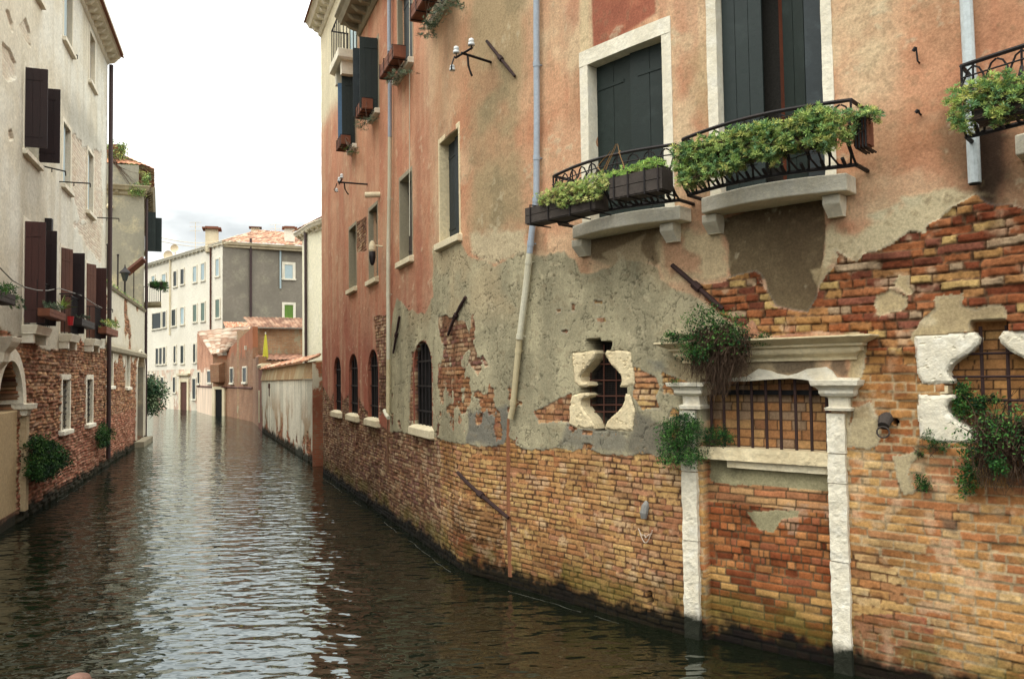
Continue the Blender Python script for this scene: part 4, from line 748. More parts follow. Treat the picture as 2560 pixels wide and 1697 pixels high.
def planter(label, s0, s1, zt, h, wd, ht, mat, spec, cols, seed, size=.05, nl=10, group='planters on the balcony railings', straps=True, hangtw=0, par=MW, cat='flower box', legs=None):
    t = thing('flower_box', label, cat, par.W((s0+s1)/2, zt-ht, h), group); n = 6; mb = MB(); ft = .014
    for hh0, hh1 in ((h-wd/2, h-wd/2+ft), (h+wd/2-ft, h+wd/2)): mb.wbox(par, s0, s1, zt-ht, zt-ht*.52, hh0, hh1, n); mb.wbox(par, s0, s1, zt-ht*.49, zt, hh0+.002, hh1+.002, n)
    mb.wbox(par, s0-ft, s0, zt-ht, zt, h-wd/2, h+wd/2); mb.wbox(par, s1, s1+ft, zt-ht, zt, h-wd/2, h+wd/2); mb.wbox(par, s0, s1, zt-ht-.012, zt-ht+.01, h-wd/2+.01, h+wd/2-.01, n); mb.build('box', mat, t)
    MB().wbox(par, s0, s1, zt-.05, zt-.03, h-wd/2+ft, h+wd/2-ft, n).build('soil', M['soil'], t)
    if straps:
        for q in (.08, .36, .68, .96):
            mb = MB(); a = s0+(s1-s0)*q; mb.tube([par.W(a, zt+.03, h-wd/2-.01), par.W(a, zt+.02, h+wd/2+.012), par.W(a, zt-ht-.02, h+wd/2+.012), par.W(a, zt-ht-.02, h-wd/2-.1)], .009, 5)
            mb.build('strap', M['iron'], t)
    rng = np.random.default_rng(seed); CP = [vol_points(par, k, pts, hh, dh, n_, rng)[0] for k, pts, hh, dh, n_ in spec]; CP = np.concatenate(CP)
    rosettes(par, CP, nl, size, cols, rng, t)
    if hangtw:
        ii = rng.integers(0, len(CP), hangtw); ctr = [par.W(s0+(s1-s0)*rng.random(), zt-.02, h) for _ in ii]
        stems('stems', [(a, CP[i]) for a, i in zip(ctr, ii)], t, M['twig'], .004, rng=rng)
    return t
zt1 = MW.sz(c('L', 1430, 380), .66)[1]
# left box of balcony one
sL0 = MW.sz(c('L', 125, 800), .5)[0]; sL1 = MW.sz(c('L', 900, 640), .62)[0]
planter('dark wooden trough with yellow green sedum hanging over the left end of the smaller balcony', sL0, sL1, MW.sz(c('L', 500, 720), .62)[1], .58, .2, .17, M['oldwood'],
        [('L', [(130, 700), (300, 610), (430, 530), (700, 480), (880, 400), (1010, 370), (1085, 440), (1100, 540), (1000, 570), (900, 720), (660, 790), (520, 830), (380, 800), (200, 800)], .66, .22, 620), ('L', [(560, 600), (940, 500), (1000, 640), (900, 760), (700, 760)], .7, .1, 50)], SEDY, 11, .032, 12, hangtw=160)
planter('weathered plank trough of bright green sedum on the right half of the smaller balcony', MW.sz(c('L', 1110, 560), .66)[0], MW.sz(c('L', 1748, 450), .66)[0], zt1, .62, .2, .2, M['oldwood'],
        [('L', [(1060, 400), (1200, 330), (1450, 280), (1550, 215), (1700, 195), (1770, 245), (1760, 300), (1560, 345), (1400, 385), (1250, 435), (1080, 450)], .62, .2, 420)], SEDY*np.array([.85, 1.05, .8]), 12, .024, 9, hangtw=20)
dry = stems('dead_stalks', [(MW.W(*MW.sz(c('L', a, b), .6), .6), MW.W(*MW.sz(c('L', x, y), .6), .6)) for a, b, x, y in ((960, 350, 1130, 0), (1000, 330, 1140, 0), (900, 280, 1060, 90), (1245, 320, 1150, 0), (890, 290, 950, 370), (1190, 90, 1160, 130), (300, 900, 420, 640), (270, 950, 700, 560), (420, 640, 900, 350))], None, weather('straw', (168, 128, 84), (128, 94, 60), 5), .005, wob=.004)
dry['label'] = 'dry straw coloured stalks bent over the smaller balcony railing'; dry['category'] = 'dead plant'
planter('long trough buried in trailing sedum along the larger balcony railing', MW.sz(c('M', 60, 760), .66)[0], MW.sz(c('M', 1700, 380), .66)[0], MW.sz(c('M', 900, 430), .66)[1]-.02, .64, .2, .17, M['oldwood'],
        [('M', [(-20, 600), (200, 545), (450, 460), (700, 355), (850, 345), (1050, 325), (1250, 335), (1400, 235), (1500, 155), (1640, 145), (1780, 190), (1820, 330), (1780, 560), (1650, 625), (1450, 590), (1350, 630), (1180, 650), (1100, 740), (1000, 760), (800, 700), (700, 860), (560, 880), (440, 890), (380, 920), (250, 910), (180, 1030), (60, 1080), (0, 950)], .74, .26, 2200),
         ('L', [(1900, 160), (2366, 30), (2400, 500), (2280, 480), (2150, 560), (2050, 600), (1950, 500), (1950, 300)], .72, .2, 90), ('M', [(1000, 620), (1150, 600), (1160, 800), (1060, 830)], .74, .08, 26)], SED, 13, .04, 12, hangtw=260)
planter('terracotta planter with thin sedum hooked on the right end of the larger balcony', MW.sz(c('M', 1985, 400), .5)[0], MW.sz(c('M', 2112, 380), .5)[0], MW.sz(c('M', 2040, 275), .5)[1], .42, .13, .2, M['terracotta'],
        [('M', [(1820, 200), (2000, 180), (2200, 140), (2300, 210), (2250, 290), (2100, 250), (2030, 300), (2030, 470), (1930, 560), (1840, 560)], .55, .26, 200)], SED, 14, .034, 12, hangtw=30)
planter('trough of trailing sedum beside the pale drainpipe at the right edge of the facade', MW.sz(c('F', 900, 850), .6)[0], MW.sz(c('F', 900, 850), .6)[0]+1.5, MW.sz(c('F', 1100, 720), .62)[1], .6, .2, .18, M['oldwood'],
        [('F', [(650, 830), (740, 680), (800, 690), (900, 650), (1100, 570), (1254, 560), (1900, 430), (1900, 700), (1250, 880), (1100, 980), (1000, 1000), (960, 900), (900, 920), (800, 1040), (700, 1020), (670, 920)], .68, .24, 1000)], SED*np.array([1.05, 1.05, 1]), 15, .034, 13, hangtw=90)
# flower boxes on the sills of the far windows
def sillbox(o, label, k, pts, seed, n=70, h=.2, cols=BUSH):
    s0, s1 = o[0]-.05, o[1]+.05
    planter(label, s0, s1, o[2]+.16, h, .2, .19, M['terracotta'], [(k, pts, h, .26, n)], cols, seed, .045, 8, 'terracotta boxes on the upper window sills', True, 14)
GRY = np.array([lc(96, 112, 92), lc(78, 98, 72), lc(120, 134, 108), lc(66, 84, 64)])
sillbox(VW[0], 'small terracotta box with sparse plants under the blue shutter', 'G', [(205, 1030), (300, 1010), (320, 1050), (310, 1080), (240, 1060)], 21, 26, .25)
sillbox(VW[1], 'terracotta box of grey green succulents under the dark open shutters', 'G', [(325, 880), (380, 830), (440, 815), (450, 840), (380, 860), (340, 920)], 22, 60, .25, GRY)
sillbox(VW[2], 'terracotta box of succulents on the sill next to the far drainpipe', 'G', [(540, 560), (600, 500), (690, 490), (690, 520), (610, 530), (550, 600)], 23, 80, .25, GRY)
sillbox(VW[3], 'largest terracotta window box near the top edge, draped with grey green succulents', 'G', [(800, 200), (860, 100), (930, 20), (1030, 15), (1045, 60), (960, 50), (880, 130), (830, 230), (850, 280), (800, 260)], 24, 170, .28, GRY)
# ------------------------------------------------------------------ blocked water door
ds = MB(); lc0, lc1 = MW.sz(c('E', 180, 800))[0], MW.sz(c('E', 272, 800))[0]; rc0, rc1 = MW.sz(c('E', 1063, 600))[0], MW.sz(c('E', 1176, 600))[0]; zt = MW.sz(c('Q', 300, 838))[1]
fz = MB().wprism(MW, MW.szs(cs('Q', (640, 552), (852, 548), (1100, 530), (1330, 520), (1560, 542), (2030, 536), (2034, 515), (1800, 508), (1750, 440), (1690, 400), (1500, 420), (1400, 465), (1310, 492), (1180, 468), (1120, 440), (990, 420), (870, 500), (640, 520))), -.3, .05, .006)
door = fz.build('water_door', M['bright_stone'], red)
for i, (a, b) in enumerate(((lc0, lc1), (rc0, rc1))):
    mb = MB(); zz = [-.1, .95, 1.62, zt-.35 if i else 2.1, zt]
    for j in range(4): rough_block(mb, MW, a+.004*(j % 2), b-.004*((j+1) % 2), zz[j], zz[j+1]-.008, -.1 if i else -.29, .055+.004*(j % 2), .025, .0085, 20+i*9+j)
    mb.build('pilaster', M['bright_stone'], door)
    x0, x1 = ((190, 362) if i == 0 else (1692, 1905)); s0, s1 = MW.sz(c('Q', x0, 760), .07)[0], MW.sz(c('Q', x1, 760), .07)[0]; y = [835, 803, 790, 700, 690, 672, 640, 610, 600, 560] if i == 0 else [853, 828, 815, 722, 700, 672, 640, 612, 590, 535]
    zq = [MW.sz(c('Q', x1, v), .1)[1] for v in y]; pr = list(zip(zq, (.09, .1, .06, .07, .11, .13, .13, .15, .18, .19), (.02, .03, 0, .0, .05, .06, .06, .08, .11, .12)))
    molding(MB(), MW, s0, s1, pr, -.1).build('capital', M['bright_stone'], door, bevel=.004)
cz = [MW.sz(c('Q', 1500, v), .2)[1] for v in (330, 300, 262, 240, 200, 190, 165, 150, 105, 88)]; cl_, cr_ = MW.sz(c('B', 925, 770), .2)[0]+.12, MW.sz(c('Q', 2040, 200), .2)[0]-.1
molding(MB(), MW, cl_, cr_, list(zip(cz, (.05, .06, .11, .12, .12, .16, .16, .19, .26, .26), (0, 0, .02, .06, .06, .09, .09, .12, .19, .19))), -.05, 8).build('cornice', M['beige_stone'], door, bevel=.004)
sl = MB(); rough_block(sl, MW, lc1-.01, rc0+.01, MW.sz(c('Q', 1000, 1385), .04)[1], zsill+.01, -.25, .045, .03, .01, 41); sl.build('sill', M['beige_stone'], door)
sl = MB(); rough_block(sl, MW, lc1+.3, rc0+.0, MW.sz(c('Q', 1200, 1475), .0)[1], MW.sz(c('Q', 1200, 1400), .0)[1], -.2, .0, .03, .008, 42); sl.build('broken_ledge', M['slab'], door)
for x in (492, 622, 766, 910, 1058, 1206, 1362, 1520, 1684):
    sx, _ = MW.sz(c('Q', x, 1000), -.08); MB().tube([MW.W(sx, zsill-.02, -.08), MW.W(sx+.004, (zsill+zl)/2, -.075), MW.W(sx, zl+.02, -.08)], .0145, 7).build('bar', M['darkiron'], door)
zz0, zz1 = MW.sz(c('Q', 1100, 688), -.12)[1], MW.sz(c('Q', 1100, 640), -.12)[1]; MB().wbox(MW, lc1, rc0, zz0, zz1, -.2, -.12).build('crossbeam', M['void'], door)
# ------------------------------------------------------------------ moulded oval windows
def hewn(mb, w, poly, h1, res=.011):
    """worn face of a cut block: a gridded skin over its outline, dressed rough and falling away at the edges"""
    P = np.array(poly); s = np.arange(P[:, 0].min()-res, P[:, 0].max()+res*2, res); z = np.arange(P[:, 1].min()-res, P[:, 1].max()+res*2, res); d = psd(poly, s, z, .2)
    X, Y = np.meshgrid(s, z, indexing='ij'); h = h1*(.45+.55*ss(-.004, .028, d+(fbm(X*30, Y*30, 5, 2)-.5)*.02))+(fbm(X*7, Y*7, 7, 3)-.5)*.012-.008*(fbm(X*20, Y*20, 8, 3) > .7)
    V = w.W(X, Y, 0.0); V[..., 0] += np.interp(X, w.S, w.N[:, 0])*h; V[..., 1] += np.interp(X, w.S, w.N[:, 1])*h; ix = np.arange(X.size).reshape(X.shape); ok = d > -.003
    q = ok[:-1, :-1] & ok[1:, :-1] & ok[1:, 1:] & ok[:-1, 1:]; f = np.stack([ix[:-1, :-1], ix[1:, :-1], ix[1:, 1:], ix[:-1, 1:]], -1)[q]; u, inv = np.unique(f, return_inverse=True); mb.add(V.reshape(-1, 3)[u], inv.reshape(-1, 4)); return mb
def oval(name, blocks, mats, bars, wire, parent):
    w_ = None
    for poly, mt in zip(blocks, mats):
        mb = MB().wprism(MW, poly, -.14, .006, .002); hewn(mb, MW, poly, .034)
        if w_ is None: w_ = mb.build(name, M[mt], parent)
        else: mb.build('stone_block', M[mt], w_)
    mb = MB()
    for (a, b) in bars: mb.tube([MW.W(a[0], a[1], -.12), MW.W(b[0], b[1], -.12)], .008, 5)
    mb.build('grille', M['rust'], w_)
    if wire:
        s0, s1, z0, z1 = wire; mb = MB()
        for s in np.arange(s0, s1, .022): mb.tube([MW.W(s, z0, -.135), MW.W(s, z1, -.135)], .0012, 3, cap=False)
        for z in np.arange(z0, z1, .022): mb.tube([MW.W(s0, z, -.135), MW.W(s1, z, -.135)], .0012, 3, cap=False)
        mb.build('wire_mesh', M['mesh'], w_)
    return w_
vb = lambda x, y0, y1: (MW.sz(c('N', x, y0), -.12), MW.sz(c('N', x, y1), -.12)); hb = lambda y, x0, x1: (MW.sz(c('N', x0, y), -.12), MW.sz(c('N', x1, y), -.12))
sA, sBn = MW.sz(c('N', 300, 800))[0], MW.sz(c('N', 930, 800))[0]
oval('oval_window', [N1, N2, N3, N4], ['beige_stone', 'beige_stone', 'beige_stone', 'beige_stone'], [vb(432, 620, 1120), vb(615, 230, 1330), vb(787, 580, 1180), hb(505, 560, 720), hb(732, 300, 900), hb(950, 320, 930), hb(1075, 380, 900), hb(1172, 450, 840)],
     (sA, sBn, MW.sz(c('N', 600, 1390))[1], MW.sz(c('N', 600, 190))[1]), red)
s625 = MW.sz(c('R', 628, 400), -.05)[0]; s840 = MW.sz(c('R', 842, 400), -.05)[0]; z3, z5 = MW.sz(c('R', 700, 337), -.05)[1], MW.sz(c('R', 700, 528), -.05)[1]
ov2 = oval('oval_window', [RLL, RUL, mir(RUL), mir(RLL)], ['bright_stone']*4, [], None, red)
mb = MB()
for s in (s625, s840, 2*s840-s625): mb.tube([MW.W(s, RZ0, -.08), MW.W(s, RT-.02, -.08)], .015, 6)
for z in (z3, z5, 2*z5-z3): mb.tube([MW.W(RS0, z, -.07), MW.W(2*sc_-RS0, z, -.07)], .012, 6)
mb.build('window_bars', M['darkiron'], ov2)
rb_ = MB(); q0, q1 = MW.sz(c('R', 195, 665))[0], MW.sz(c('R', 360, 598))[0]; rb_.wbox(MW, q0, q1, MW.sz(c('R', 280, 662))[1], MW.sz(c('R', 280, 600))[1], -.14, .012); rb_.build('stone_block', M['beige_stone'], ov2)
# mooring stub, broken socket
s, z = MW.sz(c('C', 757, 1465)); st = MB().tube([MW.W(s, z+.05, -.05), MW.W(s, z+.03, .06), MW.W(s+.0, z-.02, .11)], [.05, .055, .045], 12).tube([MW.W(s+.05*math.cos(a), z-.07+.045*math.sin(a), .12) for a in np.linspace(0, 2*math.pi, 12)], .008, 5); st.build('mooring_stub', M['oldwood'], red)
s, z = MW.sz(c('D', 1305, 560)); MB().tube([MW.W(s, z+.12, .0), MW.W(s, z+.07, .03), MW.W(s, z, .06), MW.W(s, z-.05, .06)], [.02, .04, .042, .03], 10).build('mooring_stub', weather('grey_metal', (150, 148, 142), (100, 98, 92), 4), red)
z -= .17; MB().tube([MW.W(s-.09+.18*t, z-.07*math.sin(math.pi*t)+.01*math.sin(t*20), .04+.01*math.sin(t*13)) for t in np.linspace(0, 1, 16)], .006, 5).tube([MW.W(s-.07+.15*t, z-.02-.11*math.sin(math.pi*t), .05) for t in np.linspace(0, 1, 12)], .006, 5).build('rope', weather('pale_rope', (200, 180, 160), (150, 128, 108), 9), red)
# ------------------------------------------------------------------ plants rooted in the masonry
shrub('wall_shrub', 'green shrub with a beard of brown twigs hanging over the door cornice', 'shrub', MW, ('B', 1250, 690), [
    ('B', [(1090, 560), (1190, 500), (1230, 530), (1350, 560), (1440, 650), (1440, 720), (1390, 790), (1300, 720), (1180, 830), (1070, 830), (1060, 700), (1080, 640)], .3, .24, 150, 22, .035), ('B', [(920, 660), (960, 665), (1060, 690), (1060, 740), (950, 720)], .24, .12, 26, 20, .025), ('B', [(1090, 760), (1180, 740), (1160, 830), (1090, 820)], .3, .1, 22, 18, .03)],
      None, 60, .004, ('Q', [(300, 0), (700, -60), (900, 60), (850, 200), (400, 200)], [(240, 420), (860, 300), (800, 560), (620, 740), (470, 800), (420, 600), (250, 560)], .3, 420), 31, .028)
shrub('wall_shrub', 'round green bush growing over the left door capital and pilaster', 'shrub', MW, ('B', 1100, 1250), [('B', [(895, 1250), (960, 1200), (1040, 1180), (1085, 1160), (1120, 1210), (1180, 1270), (1170, 1370), (1150, 1460), (1060, 1480), (1010, 1470), (920, 1460), (935, 1390), (930, 1320), (880, 1290)], .16, .26, 210, 26, .028)], None, 40, .003, None, 32, .026)
shrub('wall_shrub', 'small green bush on the door sill beside the first iron bars', 'shrub', MW, ('Q', 470, 1210), [('Q', [(410, 1140), (450, 1060), (540, 1020), (600, 1040), (690, 1100), (700, 1200), (600, 1225), (420, 1220)], .0, .12, 70, 22, .022)], None, 16, .003, None, 33, .022)
shrub('wall_shrub', 'big tangled bush of dry stalks and leaves under the right oval window', 'shrub', MW, ('R', 800, 1010), [
    ('R', [(480, 960), (620, 900), (700, 860), (850, 850), (1000, 800), (1300, 820), (1400, 1100), (1300, 1300), (1000, 1100), (900, 1000), (780, 1060), (600, 1130), (520, 1060)], .24, .3, 170, 16, .05), ('R', [(500, 1100), (600, 1150), (560, 1400), (480, 1500), (440, 1350), (500, 1300)], .12, .14, 50, 18, .03), ('R', [(720, 1180), (830, 1240), (820, 1300), (740, 1270)], .34, .08, 14, 22, .025), ('R', [(440, 600), (520, 600), (540, 690), (780, 710), (640, 820), (540, 860), (420, 800)], -.04, .1, 62, 20, .022)],
      None, 70, .004, ('R', [(500, 860), (800, 830), (1200, 850), (1200, 1100), (700, 1050)], [(560, 1150), (700, 1200), (1200, 1200), (1300, 1400), (720, 1480), (600, 1400)], .26, 380), 34, .03)
s, z = MW.sz(c('R', 760, 1040)); rng = np.random.default_rng(9); r0p = MW.W(s, z, .1)
sp_ = stems('upright_stalks', [(r0p+rng.normal(0, .05, 3), MW.W(*MW.sz(c('R', x, y), .3), .3)) for x, y in ((480, 850), (520, 900), (590, 870), (760, 760), (810, 700), (900, 640), (960, 600), (930, 700), (980, 760), (1040, 650), (440, 930), (1100, 800))], None, M['twig'], .004, rng=rng, wob=.02); sp_['label'] = 'bare grey stalks standing up in front of the right oval window grille'; sp_['category'] = 'dead plant'
for i, (k, root, pts, nc, lab) in enumerate((('R', (230, 1130), [(150, 1030), (210, 950), (260, 1050), (350, 1060), (340, 1130), (230, 1140)], 34, 'thin green weed growing under the lower left block of the right oval window'),
        ('R', (120, 1150), [(80, 1130), (150, 1130), (150, 1180), (110, 1180)], 9, 'tiniest green tuft in a mortar joint left of the right oval window weeds'),
        ('R', (150, 1450), [(80, 1340), (130, 1330), (210, 1380), (220, 1450), (150, 1470), (90, 1410)], 40, 'small dark fern tuft on the brick right of the door pilaster'),
        ('Q', (1000, 110), [(870, 110), (950, 120), (1030, 50), (1090, 60), (1100, 130), (1050, 170), (940, 160)], 36, 'low green weed sitting on top of the door cornice'),
        ('Q', (110, 550), [(80, 540), (110, 525), (150, 550), (110, 562)], 8, 'scrap of moss on the left door capital'))):
    shrub('wall_weed', lab, 'weed', MW, (k, *root), [(k, pts, .06 if k == 'R' else .2, .06, nc, 16, .014)], 'weeds in the brickwork', 8, .002, None, 50+i, .018)
# ------------------------------------------------------------------ left bank: cream house with rough brick foot
SC = 16.8; LTOP = 12.45; ST = LW.len
def lfield(s, z, terrace):
    S, Z = np.meshgrid(s, z, indexing='ij'); n1 = fbm(S*.9, Z*.9, 71, 5); n2 = fbm(S*3, Z*3, 72, 5); n3 = fbm(S*9, Z*11, 73, 3); nv = fbm(S*3, Z*.3, 74, 5); j = (n2-.5)*.3+(n3-.5)*.12
    P = lambda k, *p: psd(LW.szs(cs(k, *p)), s, z, 1.2)
    C = np.empty(S.shape+(3,)); C[:] = lc(210, 207, 192)
    def mx(m, rgb): nonlocal C; C = C*(1-m[..., None])+lc(*rgb)*m[..., None]
    mx(ss(.42, .68, n1)*.5, (196, 184, 156)); mx(ss(.52, .72, nv)*.4, (184, 174, 150))
    if not terrace:
        mx(ss(-.5, .3, P('I', (430, 700), (560, 760), (640, 900), (700, 1040), (600, 1010), (500, 900))+j*2)*.65, (150, 146, 132))
        mx(ss(-.5, .2, P('I', (130, 1060), (270, 1170), (280, 1500), (140, 1500))+j*2)*.5, (156, 150, 134)); mx(ss(-.4, .2, P('J', (0, 420), (95, 440), (95, 620), (0, 610))+j*2)*.6, (150, 146, 134))
        mx(ss(4.9, 3.9, Z)*ss(.4, .6, n1)*.4, (160, 152, 134))
        lo = np.array(LW.szs(cs('J', (-60, 560), (40, 620), (95, 640), (130, 650), (190, 690), (280, 690), (285, 640), (330, 690), (385, 640), (395, 660), (490, 690)))); zb = np.interp(s, lo[:, 0], lo[:, 1])[:, None]
        ex = zb-Z+j*.5
        thin = np.maximum(P('I', (492, 930), (560, 1000), (600, 1060), (700, 1060), (712, 1560), (560, 1560), (500, 1380)), P('J', (350, 70), (490, 60), (492, 270), (460, 240), (400, 150)))+j
        scar = np.maximum(np.maximum(P('I', (0, 300), (50, 340), (95, 440), (95, 540), (40, 570), (0, 520)), P('I', (120, 190), (165, 130), (200, 230), (200, 330), (160, 280))), np.maximum(P('I', (40, 920), (65, 910), (75, 970), (50, 985)), P('I', (20, 70), (45, 70), (75, 170), (70, 230), (40, 140))))+j*.2
    else:
        zb = np.full(len(s), 2.9)[:, None]; ex = 3.5-Z+(n1-.5)*2.4+j*1.2; ex = np.where(Z > 3.55, (n1-.64)*3, ex); thin = scar = np.full(S.shape, -9.); mx(ss(3.2, 3.5, Z)*ss(3.9, 3.6, Z)*.6, (140, 132, 112)); mx(Z*0+.35, (180, 164, 132))
    d, a, b, e = bricks(S, Z, 700, .26, .074, .02)
    BC = palette([(134, 88, 66), (158, 108, 78), (176, 128, 92), (148, 98, 74), (190, 150, 112), (118, 80, 64), (168, 134, 108)], np.clip(a+.4*(n1-.5), 0, .999))
    BC = np.where((Z < 1.5)[..., None], palette([(150, 92, 72), (164, 106, 82), (176, 120, 96), (140, 84, 66), (184, 136, 112)], a), BC)*(.55+.7*n3+.3*(n2-.5))[..., None]; mo = ss(.016, .006, d)[..., None]; BC = BC*(1-mo)+lc(112, 90, 68)*mo
    TC = palette([(206, 184, 160), (214, 196, 170), (196, 168, 144), (220, 206, 184)], a); TC = TC*(1-mo*.35)
    HB = np.clip(d, 0, .02)*1.3+(b-.5)*.05+(n3-.5)*.075*ss(1.0, 2.0, Z)+(n2-.5)*.03; HP = .035+(n2-.5)*.02
    HH = np.where(ex > 0, HB, HP); C = np.where((ex > 0)[..., None], BC, C); t_ = (thin > 0) & (ex <= 0); C = np.where(t_[..., None], TC*.6+C*.4, C); HH = np.where(t_, .012+np.clip(d, 0, .012), HH)
    t_ = (scar > 0) & (ex <= 0); C = np.where(t_[..., None], C*.6+TC*.38, C); HH = np.where(t_, -.01+np.clip(d, 0, .01)*.7, HH)
    C = C*(.9+.2*n3)[..., None]
    al = ss(.34, .14, Z+(n2-.5)*.3)[..., None]*.96; C = C*(1-al)+lc(28, 32, 20)*al
    return S, Z, C, HH
def lsheet(w, S, Z, C, HH, parent):
    V = w.W(S, Z, 0.0); V[..., 0] += np.interp(S, w.S, w.N[:, 0])*HH; V[..., 1] += np.interp(S, w.S, w.N[:, 1])*HH; a, b = S.shape; ix = np.arange(a*b).reshape(a, b)
    return link('wall', mesh_np('wall', V.reshape(-1, 3)-OFF[parent.name], np.stack([ix[:-1, :-1], ix[1:, :-1], ix[1:, 1:], ix[:-1, 1:]], -1).reshape(-1, 4), M['lwall'], C.reshape(-1, 3)), parent)
cream = thing('cream_house', 'cream house on the left with brown shutters and a rough brick foot in the water', 'house', (-11, 18, 0))
sl_ = np.r_[0:4.4:.06, 4.4:SC:.04, SC]; zl_ = np.r_[-.4:0:.1, 0:12.4:.021, LTOP]
S2, Z2, C2, H2 = lfield(sl_, zl_, False)
def lo_(k, x0, x1, y0, y1): s0 = LW.sz(c(k, x0, y1))[0]; return [s0, LW.sz(c(k, x1, y1))[0], LW.sz(c(k, x0, y1))[1], LW.sz(c(k, x0, y0))[1]]
LWN = dict(A=lo_('I', 152, 256, 450, 1045), B=lo_('I', 425, 478, 840, 1285), C=lo_('I', 600, 640, 1040, 1470), E=lo_('I', 614, 652, 205, 560), W1=lo_('J', 103, 168, 60, 572), W2=lo_('J', 284, 322, 190, 615), W3=lo_('J', 411, 442, 268, 640), G1=lo_('J', 294, 330, 842, 1092), G2=lo_('J', 416, 444, 840, 1060))
LWN['D'] = [LW.sz(c('I', 432, 250))[0], LW.sz(c('I', 492, 250))[0], LW.sz(c('I', 432, 262))[1], LW.sz(c('I', 432, 262))[1]+1.7]
LWN['F'] = [LW.sz(c('I', 215, 0))[0], LW.sz(c('I', 268, 0))[0], LW.sz(c('I', 268, 15))[1], LW.sz(c('I', 268, 15))[1]+1.7]
for k, o in LWN.items():
    m = psd([(o[0], o[2]), (o[1], o[2]), (o[1], o[3]), (o[0], o[3])], sl_, zl_) > 0; H2 = np.where(m, -.24, H2); C2 = np.where(m[..., None], lc(30, 26, 24), C2)
# the arched water gate at the frame's left edge
ge = LW.sz(c('J', 96, 940))[0]; gs = LW.sz(c('J', 98, 990))[1]; gr = .95; gc = ge-gr; m = psd([(gc-gr+.16, -.5), (gc+gr-.16, -.5)]+[(gc+(gr-.16)*math.cos(t), gs+(gr-.16)*math.sin(t)) for t in np.linspace(0, math.pi, 16)], sl_, zl_) > 0
H2 = np.where(m & (Z2 > gs-.0), -.5, H2); C2 = np.where((m & (Z2 > gs))[..., None], lc(34, 30, 26), C2); H2 = np.where(m & (Z2 <= gs), .0, H2); C2 = np.where((m & (Z2 <= gs) & (Z2 > .25))[..., None], lc(176, 154, 118), C2)
lsheet(LW, S2, Z2, C2, H2, cream)
body(LW, 0, SC, LTOP, 8, cream, M['farplaster'], M['terracotta'])
mb = MB(); eave(LW, 0, SC, LTOP+.05, cream, M['stone'], .42, 1, .45)
rough_block(MB(), LW, ge-.02, ge+.2, .2, gs, -.1, .12, .08, .01, 61).build('gate_pillar', weather('rough_render', (188, 166, 130), (140, 120, 92), 2, .8, bmp=.8), cream)
rough_block(MB(), LW, gc-gr-.2, gc-gr+.02, .2, gs, -.1, .12, .1, .01, 62).build('gate_pillar', bpy.data.materials['rough_render'], cream)
n = 20; arc = [(math.cos(t), math.sin(t)) for t in np.linspace(0, math.pi, n)]; mb = MB(); ri, ro_ = gr-.17, gr+.06
V = [LW.W(gc+r*x, gs+.12+r*y, h) for h in (-.35, .1) for r in (ri, ro_) for x, y in arc]; mb.add(V, [q for i in range(n-1) for q in ((i, i+1, 2*n+i+1, 2*n+i), (2*n+i, 2*n+i+1, 3*n+i+1, 3*n+i), (3*n+i, 3*n+i+1, n+i+1, n+i))])
ar = mb.build('gate_arch', M['bright_stone'], cream)
molding(MB(), LW, ge-.05, ge+.12, [(gs-.12, .08, 0), (gs-.1, .14, .04), (gs, .16, .05), (gs+.02, .24, .1), (gs+.12, .25, .11)], -.1).build('impost', M['bright_stone'], cream, bevel=.006)
kz = LW.sz(c('J', 60, 655), .2)[1]; ks = LW.sz(c('J', 40, 690), .2)[0]
molding(MB(), LW, ks-.35, ks+.12, [(kz-.5, .08, -.1), (kz-.35, .2, -.04), (kz-.2, .22, -.05), (kz-.1, .3, 0), (kz-.02, .34, .04), (kz+.06, .36, .08)], -.05).build('keystone', M['bright_stone'], cream, bevel=.01)
def lwin(o, shut=None, par=cream, fw=.08, sill=.12, mat='stone', w=LW, pane='glass'):
    f = framed('window', w, o, par, M[mat], fw, fw*1.1, .05, .2, sill, M['stone']); MB().wbox(w, o[0], o[1], o[2], o[3], -.22, -.19).build('pane', M[pane], f); return f
f = lwin(LWN['A'], fw=.07); leafpanel(MB(), LW, LWN['A'][0], .05, LWN['A'][2]+.05, LWN['A'][3]-.03, .37, 88, 1).build('shutter', M['dbrown'], f); leafpanel(MB(), LW, LWN['A'][1], .05, LWN['A'][2]+.05, LWN['A'][3]-.03, .37, 88, -1).build('shutter', M['dbrown'], f)
for k in 'BCDEF':
    o = LWN[k]; f = lwin(o, fw=.09); wd = (o[1]-o[0])
    if k != 'E': leafpanel(MB(), LW, o[0], -.06, o[2], o[3], wd*.62, 3, 1, planks=2).build('shutter', M['paleblue'], f)
    else: leafpanel(MB(), LW, o[0]+.01, -.08, o[2], o[2]+(o[3]-o[2])*.68, wd*.97, 0, 1, planks=2).build('shutter', weather('pale_grey_paint', (188, 184, 172), (160, 152, 140), 2), f)
